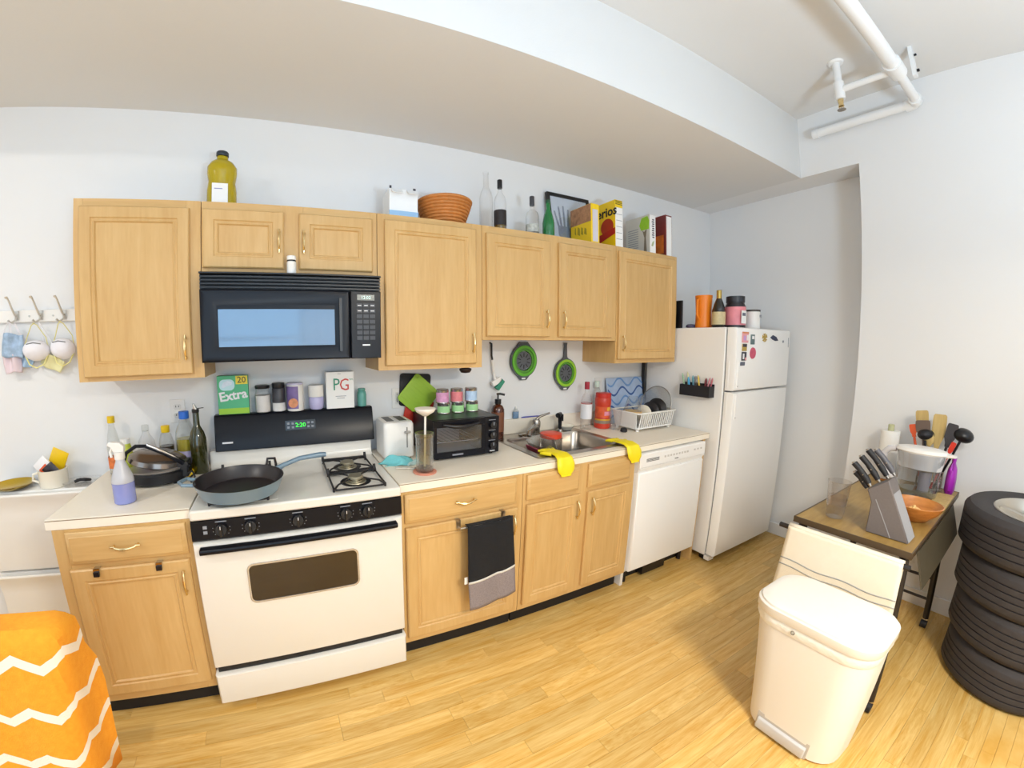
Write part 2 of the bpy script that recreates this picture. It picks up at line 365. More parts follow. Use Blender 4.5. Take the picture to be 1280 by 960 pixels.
# ------------------------------------------------------------------ worktops
w = T('countertop', 'cream laminate countertop left of the stove', 'countertop', (-.3, -.3, .876), group='cream laminate countertops')
P('slab', B().box(-.552, -.048, -.598, -.001, .876, .914), LAMI, w); P('front_edge', B().box(-.553, -.047, -.604, -.5985, .8762, .9125), LAMI, w); P('edge_joint', B().box(-.552, -.048, -.6045, -.602, .9085, .9115), LAMIE, w)
SX0, SX1, SY0, SY1 = 1.535, 2.165, -.535, -.055
w = T('countertop', 'long cream laminate countertop holding the sink', 'countertop', (1.8, -.3, .876), group='cream laminate countertops')
P('slab', B().box(.766, SX0, -.598, -.0215, .876, .914).box(SX1, 2.905, -.598, -.0215, .876, .914).box(SX0, SX1, -.598, SY0, .876, .914).box(SX0, SX1, SY1, -.0215, .876, .914), LAMI, w)
P('front_edge', B().box(.766, 2.906, -.604, -.5985, .8762, .9125), LAMI, w); P('edge_joint', B().box(.766, 2.905, -.6045, -.602, .9085, .9115), LAMIE, w)
P('backsplash', B().box(.815, 2.905, -.02, -.001, .915, 1.012), LAMI, w, bev=.004)
# sink
def basin(x0, x1, y0, y1, z0, z1, r=.05):
    def lp(i, z, rr): return [(x, y, z) for x, y in rrect(x0+i, x1-i, y0+i, y1-i, rr)]
    return lp, r
k = T('kitchen_sink', 'single-bowl stainless steel sink set in the long countertop', 'sink', ((SX0+SX1)/2, -.3, .915))
b = B()
ox0, ox1, oy0, oy1 = SX0-.018, SX1+.018, SY0-.018, SY1+.018
def lp(x0, x1, y0, y1, z, r): return [(x, y, z) for x, y in rrect(x0, x1, y0, y1, r)]
b.rings([lp(ox0, ox1, oy0, oy1, .9146, .03), lp(ox0+.004, ox1-.004, oy0+.004, oy1-.004, .919, .03), lp(SX0+.03, SX1-.03, SY0+.025, SY1-.075, .918, .05), lp(SX0+.036, SX1-.036, SY0+.031, SY1-.081, .905, .05), lp(SX0+.05, SX1-.05, SY0+.045, SY1-.095, .775, .06), lp(SX0+.09, SX1-.09, SY0+.085, SY1-.135, .762, .06)], False, True)
P('bowl', b, STEEL, k)
P('drain', B().lathe((SX0+SX1)/2, -.31, .7625, [(.045, 0), (.043, .003), (.02, .001), (.001, .001)], 20), CHROME, k)
FAUC = M('brushed_nickel', '#a29c95', .25, .95)
# faucet and sprayer
f = T('faucet', 'chrome single-lever faucet at the back of the sink', 'faucet', (1.83, -.095, .919))
P('base', B().rings([[(x, y, z) for x, y in rrect(1.70, 1.96, -.125, -.067, .027)] for z in (.9185, .926)] + [[(x, y, .931) for x, y in rrect(1.706, 1.954, -.119, -.073, .022)]]), FAUC, f)
P('body', B().lathe(1.83, -.095, .929, [(.024, 0), (.024, .03), (.027, .04), (.027, .07), (.02, .085), (.001, .088)], 20), FAUC, f)
P('spout', B().tube([(1.83, -.10, .966), (1.78, -.15, .985), (1.71, -.215, .988), (1.655, -.265, .982), (1.645, -.275, .962)], [.018, .017, .016, .016, .016], 12), FAUC, f)
P('lever', B().tube([(1.83, -.095, 1.012), (1.855, -.10, 1.032), (1.92, -.115, 1.052)], [.010, .008, .006], 10), FAUC, f)
f = T('sink_sprayer', 'black side sprayer standing right of the faucet', 'sprayer', (2.03, -.09, .919))
P('collar', B().lathe(2.03, -.09, .9187, [(.024, 0), (.022, .012), (.014, .018), (.001, .018)], 18), FAUC, f)
P('grip', B().tube([(2.03, -.09, .932), (2.03, -.088, .975), (2.028, -.09, 1.02), (2.02, -.10, 1.034)], [.011, .013, .015, .014], 12), BLACK, f)
P('nozzle', B().cyl((2.026, -.095, 1.034), (1.985, -.12, 1.030), .013, .017, 14), BLACK, f)
P('trigger', B().box(2.038, 2.046, -.104, -.094, .985, 1.03), BLACK, f)

# ------------------------------------------------------------------ microwave
mw = T('microwave', 'black over-the-range microwave with a wide window', 'microwave', (.381, -.2, 1.433))
P('body', B().box(.003, .759, -.355, -.002, 1.437, 1.800), BLACK, mw)
P('grille_frame', B().box(.003, .759, -.362, -.356, 1.735, 1.800), BLACK, mw)
for i in range(4): P('vent_slat', B().prism([(-.362, 1.741+i*.0145), (-.386, 1.738+i*.0145), (-.386, 1.744+i*.0145), (-.362, 1.751+i*.0145)], 'x', .006, .756), BLACK, mw)
P('vent_cap', B().box(.003, .759, -.388, -.3625, 1.795, 1.803), BLACK, mw, bev=.002)
prof = [(0, 0), (0, .026), (.006, .031), (.028, .031), (.060, .016), (.066, .016)]
d = P('door', B().rings(door_ring(.004, .617, 1.436, 1.733, -.356, prof), True, True), BLACKG, mw, bev=.002)
P('window', B().box(.073, .552, -.3745, -.3725, 1.498, 1.652), M('microwave_window_reflection', '#54799f', 0.08, spec=.8, coat=.6), d, label='glossy door window')  # sky reflection put into the blue base colour of dark glass
P('pull_recess', B().box(.570, .582, -.394, -.388, 1.47, 1.70), BLACK, d)
c = P('control_panel', B().box(.622, .757, -.386, -.356, 1.436, 1.733), BLACKG, mw, bev=.003)
P('display', B().box(.650, .728, -.388, -.3862, 1.692, 1.717), M('microwave_display', '#3a4a4c', 0.2), c)
text('clock', '12:02', .020, M('display_digits', '#b9d8d2', 0.5, emit=.8), mw, (.689, -.3885, 1.704))
BTN = M('button_grey', '#2e3038', 0.4); PRT = M('grey_print', '#8f939c', 0.5); WPR = M('white_print', '#e8e8ea', 0.5)
for r in range(7):
    for q in range(3): P('button', B().box(.648+q*.029, .672+q*.029, -.3885, -.3862, 1.662-r*.024, 1.678-r*.024), BTN, c)
for r in range(2):
    for q in range(3): P('key_print', B().box(.652+q*.029, .668+q*.029, -.3892, -.3886, 1.668-r*.024, 1.671-r*.024), WPR, c)
P('maker_strip', B().box(.672, .706, -.3868, -.3860, 1.492, 1.498), WPR, c)
PS('underside_filter', B().box(.10, .30, -.30, -.18, 1.4345, 1.437).box(.46, .66, -.30, -.18, 1.4345, 1.437), M('filter_mesh', '#85878c', 0.5, 0.6), mw)
w = T('pill_bottle', 'small white bottle standing on top of the microwave', 'bottle', (.373, -.335, 1.803))
w.location.y = -.345; ROOT[w.name].y = -.345
P('bottle', B().lathe(.373, -.345, 1.8035, [(.019, 0), (.020, .003), (.020, .052), (.016, .056), (.001, .056)], 20), WPLAS, w); P('cap', B().lathe(.373, -.345, 1.8645, [(.019, 0), (.020, .002), (.020, .015), (.018, .018), (.001, .018)], 20), WPLAS, w)
P('neck_band', B().lathe(.373, -.345, 1.8585, [(.0185, 0), (.0185, .006), (.001, .006)], 20), BLACK, w)

# ------------------------------------------------------------------ gas range
rg = T('gas_range', 'white gas stove with black control panels', 'stove', (.35, -.32, 0))
RX0, RX1 = -.044, .763
P('body', B().box(RX0+.004, RX1-.004, -.61, -.04, .05, .872), WHITE, rg)
for x in (RX0+.05, RX1-.05):
    for y in (-.57, -.08): P('foot', B().cyl((x, y, 0), (x, y, .05), .02, .016, 12), BLACK, rg)
P('cooktop', B().box(RX0, RX1, -.637, -.075, .874, .914), WHITE, rg, bev=.008, seg=3)
P('riser', B().prism([(-.074, .880), (-.110, .9145), (-.095, .925), (-.088, .945), (-.086, .993), (-.030, .993), (-.030, .880)], 'x', RX0, RX1), WHITE, rg)
P('burner_well', B().box(RX0+.055, RX0+.32, -.60, -.15, .9141, .9155), WHITE, rg, bev=.001)
bg = P('backguard', B().prism([(-.110, .994), (-.082, 1.160), (-.074, 1.168), (-.030, 1.168), (-.030, .994)], 'x', RX0+.030, RX1+.015), BLACKG, rg, bev=.004)
def bgy(z): return -.110 + (z-.994)/.166*.028
P('clock_panel', B().prism([(bgy(1.075)-.001, 1.075), (bgy(1.122)-.001, 1.122), (bgy(1.122)-.003, 1.122), (bgy(1.075)-.003, 1.075)], 'x', .325, .475), M('clock_bezel', '#0a0b0d', 0.15), bg)
text('clock_digits', '2:20', .030, M('green_digits', '#38ff3c', 0.5, emit=1.0), rg, (.400, bgy(1.098)-.0045, 1.098), (pi/2-.167, 0, 0))
for x in (.340, .362, .440, .460):
    for z in (1.089, 1.108): P('clock_button', B().box(x-.006, x+.006, bgy(z)-.006, bgy(z)-.003, z-.005, z+.005), PRT, bg)
P('maker_strip', B().box(.020, .070, bgy(1.035)-.0015, bgy(1.035)+.001, 1.031, 1.039), WPR, bg)
# control fascia, five knobs
P('control_fascia', B().prism([(-.611, .794), (-.634, .794), (-.640, .800), (-.636, .872), (-.611, .873)], 'x', RX0+.001, RX1-.001), BLACKG, rg)
for x in (.065, .170, .345, .530, .618):
    kn = P('burner_knob', B().cyl((x, -.637, .836), (x, -.656, .838), .024, .021, 22).box(x-.0045, x+.0045, -.668, -.655, .817, .859), BLACK, rg, bev=.001)
    P('pointer', B().box(x-.001, x+.001, -.6690, -.6678, .846, .858), WPR, kn)
    for a in range(-130, 131, 26): 
        aa = radians(a); P('dial_mark', B().box(x+.031*sin(aa)-.0014, x+.031*sin(aa)+.0014, -.6395, -.6375, .836+.030*cos(aa)-.0014, .836+.030*cos(aa)+.0014), PRT, kn) if abs(a) > 60 else None
    P('dial_print', B().box(x-.020, x+.020, -.6392, -.637, .864, .867), PRT, rg)
for z in (.828, .848): P('pilot_print', B().box(.000, .014, -.6405, -.638, z-.006, z+.006), PRT, rg)
# oven door
dr = P('oven_door', B().rings(door_ring(RX0+.002, RX1-.002, .236, .790, -.6115, [(0, 0), (0, .030), (.004, .037), (.012, .040)]), True, True), WHITE, rg)
P('door_handle', B().prism([(-.652, .752), (-.680, .758), (-.684, .768), (-.680, .778), (-.652, .780)], 'x', RX0+.028, RX1-.030), BLACKG, dr, bev=.003)
def zrect(x0, x1, z0, z1, r, y): return [(x, y, z) for x, z in rrect(x0, x1, z0, z1, r)]
P('window_trim', B().rings([zrect(.138, .570, .516, .686, .026, -.651), zrect(.138, .570, .516, .686, .026, -.6555), zrect(.145, .563, .523, .679, .021, -.6555), zrect(.145, .563, .523, .679, .021, -.6525)], False, False), M('window_trim', '#c9c4bf', 0.25, 0.7), dr)
P('window', B().rings([zrect(.145, .563, .523, .679, .021, -.6505), zrect(.145, .563, .523, .679, .021, -.6528)]), M('oven_window', '#2c2016', 0.12, noise=(14, .35), coat=.5), dr, label='dark brown oven window')
P('drawer_gap', B().box(RX0+.012, RX1-.012, -.632, -.6105, .202, .235), BLACK, rg)
P('storage_drawer', B().rings(door_ring(RX0, RX1, .052, .200, -.6115, [(0, 0), (0, .034), (.006, .042), (.014, .044)]), True, True), WHITE, rg)
# burners
def burner(x, y):
    q = P('burner', B().lathe(x, y, .9142, [(.047, 0), (.045, .004), (.030, .004), (.030, .010), (.022, .010), (.022, .016), (.034, .018), (.034, .024), (.030, .028), (.001, .028)], 24), M('burner_alloy', '#b0a892', 0.4, 0.8), rg)
    P('drip_opening', B().lathe(x, y, .9141, [(.066, 0), (.066, .0012), (.001, .0012)], 24), BLACK, q)
for x in (.130, .600):
    for y in (-.50, -.285): burner(x, y)
def grate(x0, x1, label):
    g = T('burner_grate', label, 'grate', ((x0+x1)/2, -.39, .9145), group='black cast iron stove grates')
    y0, y1, t = -.612, -.185, .0045
    zt = .938
    P('frame', B().tube([(x, y, zt-.012) for x, y in rrect(x0, x1, y0, y1, .02, 3)], t, 6, True), IRON, g)
    ym = (y0+y1)/2
    PS('cross_bar', B().box(x0, x1, ym-.010, ym+.010, zt-.016, zt-.004).box(x0, x1, y1-.012, y1+.004, zt-.016, zt-.004), IRON, g)
    b = B()
    for cy in ((y0+ym)/2, (ym+y1)/2):
        cx = (x0+x1)/2
        for dx, dy in ((-1, -1), (1, -1), (1, 1), (-1, 1)):
            b.tube([(cx+dx*(x1-x0)*.48, cy+dy*(ym-y0)*.44, zt-.010), (cx+dx*(x1-x0)*.40, cy+dy*(ym-y0)*.36, zt), (cx+dx*.030, cy+dy*.026, zt)], [t, .0042, .0036], 6)
    PS('finger', b, IRON, g)
    b = B()
    for x in (x0, x1):
        for y in (y0+.015, ym, y1-.015): b.cyl((x, y, .9143), (x, y, zt-.010), .005, .005, 8)
        for y, s in ((y1, 1), (ym, 1)):
            b.prism([(y-.02, zt-.012), (y+.006, zt-.012), (y, zt+.014)], 'x', x-.006 if x == x0 else x-.006, x+.006)
    PS('foot', b, IRON, g)
    return g
grate(.494, .706, 'bare right-hand black grate over two burners')
grate(.024, .240, 'left-hand black grate under the blue skillet')
# skillet
sk = T('skillet', 'large blue-grey cast iron skillet on the left burners', 'pan', (.135, -.535, .939))
BLUE = M('blue_enamel', '#6f8799', 0.3, noise=(8, .06), coat=.3); PANIN = M('seasoned_iron', '#2a2527', 0.35, noise=(9, .3))
px, py, pz = .135, -.535, .9395
P('pan_body', B().lathe(px, py, pz, [(.142, 0), (.149, .003), (.169, .054), (.170, .056)], 40, cap1=False), BLUE, sk)
P('cooking_surface', B().lathe(px, py, pz, [(.170, .056), (.165, .056), (.147, .010), (.142, .006), (.001, .006)], 40, cap0=False), PANIN, sk)
P('long_handle', B().tube([(px+.14, py+.10, pz+.044), (px+.175, py+.115, pz+.056), (px+.24, py+.128, pz+.074), (px+.33, py+.135, pz+.080), (px+.355, py+.136, pz+.079)], [.013, .010, .010, .012, .010], 10), BLUE, sk)
P('helper_loop', B().tube([(px-.160, py-.025, pz+.046), (px-.205, py-.03, pz+.052), (px-.225, py+.01, pz+.052), (px-.205, py+.05, pz+.052), (px-.160, py+.04, pz+.046)], .0075, 8), BLUE, sk)
P('rim_loop', B().tube([(px+.10, py+.140, pz+.055), (px+.105, py+.155, pz+.078), (px+.135, py+.150, pz+.078), (px+.140, py+.115, pz+.055)], .006, 8), PANIN, sk)

# ------------------------------------------------------------------ dishwasher
dw = T('dishwasher', 'white built-in dishwasher between sink cabinet and refrigerator', 'dishwasher', (2.5, -.31, 0))
P('tub', B().box(2.178, 2.832, -.585, -.03, .10, .870), WPLAS, dw)
dd = P('door', B().rings(door_ring(2.190, 2.828, .118, .752, -.586, [(0, 0), (0, .030), (.004, .036), (.010, .038)]), True, True), FRIDGEW, dw)
P('handle_ledge', B().prism([(-.586, .754), (-.612, .754), (-.618, .772), (-.628, .778), (-.628, .784), (-.586, .784)], 'x', 2.190, 2.828), FRIDGEW, dw)
cp = P('control_panel', B().rings(door_ring(2.186, 2.830, .785, .868, -.586, [(0, 0), (0, .040), (.004, .044)]), True, True), FRIDGEW, dw)
for z in (.834, .827, .820): P('vent_slot', B().box(2.238, 2.352, -.6312, -.6298, z-.002, z+.002), M('slot_grey', '#6d6a66', .6), cp)
for i in range(9): P('button', B().box(2.400+i*.028, 2.416+i*.028, -.6320, -.6298, .824, .836), M('pale_button', '#cfcac4', .5), cp)
for i in range(3): P('button', B().box(2.70+i*.035, 2.716+i*.035, -.6320, -.6298, .828, .838), M('pale_button', '#cfcac4', .5), cp)
P('maker_strip', B().box(2.505, 2.540, -.6310, -.6298, .800, .806), M('slot_grey', '#6d6a66', .6), cp)
P('kick_bracket', B().box(2.178, 2.20, -.575, -.50, 0.0, .098), WPLAS, dw)
P('kick_plate', B().box(2.21, 2.832, -.52, -.51, .0, .098), TOEK, dw)
P('floor_vent', B().box(2.38, 2.60, -.575, -.525, .02, .095), BLACK, dw)
for x in (2.24, 2.80): P('foot', B().cyl((x, -.545, 0), (x, -.545, .1), .015, .015, 10), BLACK, dw)

# ------------------------------------------------------------------ refrigerator
FX0, FX1, FZ = 2.922, 3.700, 1.613
fr = T('refrigerator', 'white top-freezer refrigerator in the alcove', 'refrigerator', (3.31, -.37, 0))
P('body', B().box(FX0, FX1, -.662, -.045, .045, FZ), FRIDGEW, fr, bev=.006)
P('base_grille', B().box(FX0+.01, FX1-.01, -.655, -.645, .010, .044), BLACK, fr)
for x in (FX0+.05, FX1-.05):
    for y in (-.62, -.1): P('foot', B().cyl((x, y, 0), (x, y, .046), .02, .02, 10), BLACK, fr)
P('hinge_foot', B().box(FX0, FX0+.06, -.70, -.662, .018, .045), FRIDGEW, fr)
P('gasket', B().box(FX0+.012, FX1-.012, -.672, -.6625, .07, 1.60), M('gasket_grey', '#8f8f90', .6), fr)
for nm, z0, z1 in (('freezer_door', 1.206, 1.612), ('main_door', .060, 1.194)):
    d = P(nm, B().rings(door_ring(FX0+.004, FX1, z0, z1, -.6725, [(0, 0), (0, .052), (.006, .060), (.02, .063)]), True, True), FRIDGEW, fr)
    hz = (1.225, 1.40) if nm == 'freezer_door' else (1.02, 1.18)
    P('door_grip', B().prism([(FX0+.001, -.690), (FX0+.03, -.741), (FX0+.036, -.741), (FX0+.036, -.736), (FX0+.012, -.690)], 'z', *hz), FRIDGEW, d)
    P('grip_screw', B().cyl((FX0+.033, -.741, hz[0]+.012), (FX0+.033, -.744, hz[0]+.012), .005, .004, 10), CHROME, d)
P('badge', B().box(FX1-.035, FX1-.029, -.7365, -.7353, 1.49, 1.56), PRT, fr)
def magnet(label, x0, x1, z0, z1, mat, extra=()):
    g = S('fridge_magnet', label, 'magnet', B().box(x0, x1, -.740, -.7357, z0, z1), mat, ((x0+x1)/2, -.7357, (z0+z1)/2), bev=.002, group='magnets on the freezer door')
    for (a, b_, c_, d_, m) in extra: P('print', B().box(a, b_, -.7408, -.7401, c_, d_), m, g)
    return g
PINK = M('pink_print', '#e2a0a6', .5); DARKP = M('dark_print', '#35323c', .5); TAN = M('tan_print', '#b69a4a', .5); NAVY = M('navy_print', '#2d3350', .5)
magnet('pink square magnet with an orange top bar, highest on the left of the freezer door', 2.985, 3.065, 1.515, 1.585, PINK, [(2.985, 3.065, 1.575, 1.583, M('orange_print', '#d98a4a', .5)), (3.0, 3.03, 1.53, 1.56, M('lilac_print', '#c79bd0', .5)), (3.04, 3.06, 1.53, 1.565, WPR)])
magnet('small gold and black magnet under the pink square magnet', 2.992, 3.050, 1.462, 1.508, TAN, [(2.995, 3.047, 1.488, 1.507, DARKP)])
magnet('tall dark picture magnet low on the left of the freezer door', 2.990, 3.050, 1.400, 1.456, DARKP, [(3.0, 3.02, 1.41, 1.445, WPR), (3.03, 3.048, 1.402, 1.42, PINK)])
magnet('slate grey bar magnet lowest on the left of the freezer door', 2.980, 3.035, 1.368, 1.392, M('slate_print', '#5c5f6e', .5))
magnet('grey bottle-shaped magnet beside the pink square', 3.098, 3.150, 1.505, 1.570, M('teal_grey_print', '#62777a', .5), [(3.11, 3.14, 1.54, 1.56, WPR)])
S('fridge_magnet', 'round rose-coloured badge magnet on the freezer door', 'magnet', B().cyl((3.135, -.7357, 1.448), (3.135, -.741, 1.448), .038, .036, 20), M('rose_print', '#c7546e', .5, noise=(40, .3)), (3.135, -.7357, 1.448), group='magnets on the freezer door')
b = B()
for a in range(5): b.prism([(3.29+.012*cos(a*1.256+.3), 1.553+.012*sin(a*1.256+.3)), (3.29+.036*cos(a*1.256+.9), 1.553+.03*sin(a*1.256+.9)), (3.29+.036*cos(a*1.256), 1.553+.03*sin(a*1.256))], 'y', -.7357, -.740)
S('fridge_magnet', 'gold flower-shaped magnet near the top of the freezer door', 'magnet', b.cyl((3.29, -.7357, 1.553), (3.29, -.7405, 1.553), .016, .016, 12), TAN, (3.29, -.7357, 1.553), group='magnets on the freezer door')
S('fridge_magnet', 'dark blue fish-shaped magnet on the freezer door', 'magnet', B().prism([(3.375, 1.555), (3.41, 1.572), (3.46, 1.560), (3.49, 1.535), (3.45, 1.533), (3.405, 1.542)], 'y', -.7357, -.741), NAVY, (3.43, -.7357, 1.55), group='magnets on the freezer door')
S('fridge_magnet', 'tiny grey dot magnet near the right edge of the freezer door', 'magnet', B().cyl((3.575, -.7357, 1.53), (3.575, -.740, 1.53), .009, .009, 12), PRT, (3.575, -.7357, 1.53), group='magnets on the freezer door')

# ------------------------------------------------------------------ bottles, jars, boxes
def liquid(name, col, rough=0.15, tr=0.35): return M(name, col, rough, trans=tr, noise=(6, .08), coat=.3)
def inner(prof, lv, k=.93):
    out = [(max(r*k, .001), max(z, .004)) for r, z in prof if z < lv]
    r1 = out[-1][0]; return [(.001, .004)] + out + [(r1, lv), (.001, lv)]
def bottle(name, label, cat, x, y, z, prof, mat, liq=None, cap=None, lab=None, group=None, sx=1, sy=1):
    """turned bottle: prof = (radius, height) outline, liq=(level, material), cap=(radius, z0, z1, material), lab=list of (r, z0, z1, material)"""
    t = T(name, label, cat, (x, y, z), group=group)
    P('vessel', B().lathe(x, y, z, prof, 24, sx, sy, cap1=False), mat, t)
    if liq: P('contents', B().lathe(x, y, z, inner(prof, liq[0]), 24, sx, sy), liq[1], t)
    if cap: P('cap', B().lathe(x, y, z, [(cap[0]*.96, cap[1]), (cap[0], cap[1]+.002), (cap[0], cap[2]-.002), (cap[0]*.9, cap[2]), (.001, cap[2])], 20), cap[3], t)
    for r, z0, z1, m in (lab or []): P('paper_label', B().lathe(x, y, z, [(r, z0), (r, z1)], 24, sx, sy, False, False), m, t)
    return t
def boxthing(name, label, cat, x0, x1, y0, y1, z0, z1, mat, group=None, bev=.0015):
    t = T(name, label, cat, ((x0+x1)/2, (y0+y1)/2, z0), group=group)
    P('carton', B().box(x0, x1, y0, y1, z0, z1), mat, t, bev=bev); return t
PAPERW = M('white_paper', '#efeeec', .6); YEL = M('yellow_plastic', '#e8c21c', .4); GRN = M('green_card', '#55b483', .55, noise=(9, .08)); LIME = M('lime_band', '#9ccb3c', .55)
OIL = liquid('cooking_oil', '#c9a90c'); OILD = liquid('dark_sauce', '#2a1208'); OGL = M('olive_glass', '#3a3a14', .1, trans=.35, coat=.5); GGL = M('green_glass', '#1f8a48', .12, trans=.35, coat=.4)
BLUEP = M('blue_plastic', '#2f6fd0', .4); ORG = M('orange_plastic', '#ee8418', .4, noise=(6, .04)); REDP = M('red_plastic', '#c83a22', .35); TEAL = M('teal_glass', '#5fa095', .25)

# --- tops of the wall cabinets
zt = ZU1 + .0005
t = T('oil_jug', 'large jug of yellow cooking oil above the leftmost cabinets', 'jug', (.066, -.17, zt))
pr = [(.060, 0), (.066, .008), (.066, .09), (.060, .13), (.066, .17), (.066, .20), (.050, .225), (.026, .240), (.024, .255)]
P('vessel', B().lathe(.066, -.17, zt, pr, 28, 1, .75, cap1=True), liquid('jug_oil', '#d6bc10', .08, .45), t)
P('cap', B().lathe(.066, -.17, zt, [(.027, .2555), (.028, .258), (.028, .272), (.025, .276), (.001, .276)], 20), M('dark_cap', '#27303a', .4), t)
P('label_sticker', B().box(.030, .098, -.2215, -.2195, zt+.022, zt+.112), PAPERW, t); P('label_print', B().box(.040, .075, -.2222, -.2216, zt+.085, zt+.089), M('lilac_ink', '#8f8fb8', .6), t)
t = boxthing('paper_box', 'open white box with pale blue bottom edge beside the wicker bowl', 'box', .838, .985, -.25, -.12, zt, zt+.15, M('white_card', '#eef1f4', .55))
PS('flap', B().prism([(-.25, zt+.150), (-.285, zt+.120), (-.283, zt+.118), (-.248, zt+.148)], 'x', .845, .90).prism([(-.25, zt+.150), (-.285, zt+.120), (-.283, zt+.118), (-.248, zt+.148)], 'x', .925, .978), M('white_card', '#eef1f4', .55), t)
P('blue_band', B().box(.837, .986, -.2518, -.2503, zt+.001, zt+.04), M('pale_blue_print', '#9cc3e6', .55), t); P('dark_band', B().box(.845, .98, -.2526, -.2519, zt+.002, zt+.012), NAVY, t)
PS('prong', B().box(.842, .852, -.24, -.235, zt+.15, zt+.168).box(.965, .978, -.24, -.235, zt+.15, zt+.165), DARKP, t)
wb = T('wicker_bowl', 'round coiled wicker bowl on top of the wall cabinets', 'bowl', (1.165, -.165, zt))
WICK = M('wicker', '#c07a3a', .6, noise=(40, .25), bump=(90, .4))
for i in range(9):
    r = .095 + .048*(i/8)**.8; z = zt + .009 + i*.0155
    P('coil', B().tube([(1.165+r*cos(a*pi/18), -.165+r*sin(a*pi/18), z) for a in range(36)], .0095, 8, True), WICK, wb)
P('base_disc', B().lathe(1.165, -.165, zt, [(.095, .0), (.095, .008), (.001, .008)], 28), WICK, wb)
tall = [(.036, 0), (.038, .004), (.038, .20), (.030, .235), (.0155, .262), (.014, .335), (.0165, .338), (.0165, .350), (.014, .352)]
bottle('glass_bottle', 'tall empty uncapped clear bottle beside the wicker bowl', 'bottle', 1.421, -.17, zt, tall, GLASS, None, None)
bottle('liquor_bottle', 'clear bottle with dark label and black cap beside the tall uncapped bottle', 'bottle', 1.490, -.205, zt, [(.033, 0), (.035, .004), (.035, .175), (.028, .205), (.013, .23), (.012, .262)], GLASS, (.09, liquid('amber_liquor', '#8d6a10')), (.0145, .255, .304, BLACK), [(.0355, .04, .125, M('black_label', '#241c1c', .5, noise=(60, .6)))])
bottle('liquor_bottle', 'clear bottle with grey cap standing alone by the green bottle', 'bottle', 1.712, -.20, zt, [(.037, 0), (.039, .004), (.039, .125), (.032, .148), (.013, .165), (.012, .20)], GLASS, None, (.0145, .190, .246, M('grey_cap', '#4a4c52', .35, .4)), [(.0394, .03, .075, M('etched_label', '#b9bbb4', .6, noise=(55, .8)))])
bottle('green_bottle', 'green glass bottle standing in front of the black picture frame', 'bottle', 1.826, -.205, zt, [(.034, 0), (.036, .004), (.036, .10), (.026, .15), (.013, .185), (.012, .225), (.014, .227), (.014, .236)], GGL, (.07, liquid('green_tinge', '#2f8a4a')), (.0145, .222, .240, M('green_cap', '#1e5a3c', .4)))
# picture frame leaning on the wall
pf = T('picture_frame', 'black picture frame with a grey hand print leaning on the wall', 'picture', (2.10, -.05, zt), 0)
FW, FH = .36, .375
def leanm(): return Matrix.Translation((2.125, -.085, zt)) @ Matrix.Rotation(radians(-8), 4, 'X')
def fb_(x0, x1, z0, z1, y0=-.010, y1=.010): return B().box(x0, x1, y0, y1, z0, z1).xf(leanm())
for nm, q in (('frame_side', (-FW/2, -FW/2+.022, .0, FH)), ('frame_side', (FW/2-.022, FW/2, .0, FH)), ('frame_rail', (-FW/2+.0222, FW/2-.0222, FH-.022, FH)), ('frame_rail', (-FW/2+.0222, FW/2-.0222, .0, .022))): P(nm, fb_(*q), BLACK, pf)
P('mount', fb_(-FW/2+.0225, FW/2-.0225, .0225, FH-.0225, -.002, .004), M('frame_paper', '#dfe3e8', .5), pf)
hb = B(); 
for dx, l in ((-.045, .10), (-.02, .135), (.007, .145), (.033, .125)): hb.prism([(dx-.008, .15), (dx+.008, .15), (dx*1.5+.006, .15+l), (dx*1.5-.006, .15+l)], 'y', -.0032, -.0022)
hb.prism([(.05, .09), (.055, .11), (.10, .17), (.088, .175), (.04, .135)], 'y', -.0032, -.0022).prism([(-.05, .15), (.045, .15), (.05, .08), (.03, .03), (-.03, .03), (-.05, .09)], 'y', -.0034, -.0024)
P('hand_print', hb.xf(leanm() @ Matrix.Translation((-.062, 0, 0))), M('grey_ink', '#8f97a3', .6, noise=(70, .35)), pf, kind=None)
PS('glazing', fb_(-FW/2+.0225, FW/2-.0225, .0225, FH-.0225, -.0065, -.0055), glass('picture_glass', '#fafcff', .12, .05), pf)
# cereal boxes and cookbooks, standing edge-on
CY = M('yellow_card', '#f0cb14', .45, noise=(5, .03)); CR = M('red_card', '#b03a1e', .5, noise=(18, .3)); CG = M('grey_card', '#c9c8c4', .5, noise=(14, .05))
def sideprint(nm, body, size, mat, par, x, y, z, bold=.0): return text(nm, body, size, mat, par, (x, y, z), (pi/2, 0, -pi/2), bold=bold)
t = boxthing('cereal_box', 'yellow cereal box with patterned top, standing left of the other yellow box', 'box', 2.092, 2.160, -.285, -.10, zt, zt+.245, CY, 'yellow cereal boxes')
P('side_panel', B().box(2.104, 2.148, -.2863, -.2852, zt+.01, zt+.21), M('lilac_panel', '#cfcbd6', .5), t)
P('patterned_top', B().box(2.0908, 2.0919, -.284, -.101, zt+.135, zt+.243), M('fruit_print', '#a87a55', .5, noise=(45, .7)), t)
for i, (ya, za, w_, h_) in enumerate(((-.235, .055, .022, .05), (-.205, .060, .020, .055), (-.175, .062, .024, .06), (-.145, .072, .012, .055))): P('print_mark', B().prism([(ya-w_/2, zt+za), (ya+w_/2, zt+za+.012), (ya+w_*.3, zt+za+h_), (ya-w_*.4, zt+za+h_*.8)], 'x', 2.0905, 2.0917), M('olive_ink', '#a8941a', .5, noise=(60, .5)), t)
t = boxthing('cereal_box', 'taller yellow cereal box lettered in black with a red band', 'box', 2.300, 2.368, -.285, -.09, zt, zt+.305, CY, 'yellow cereal boxes')
P('side_panel', B().box(2.301, 2.367, -.2863, -.2852, zt+.002, zt+.255), PAPERW, t)
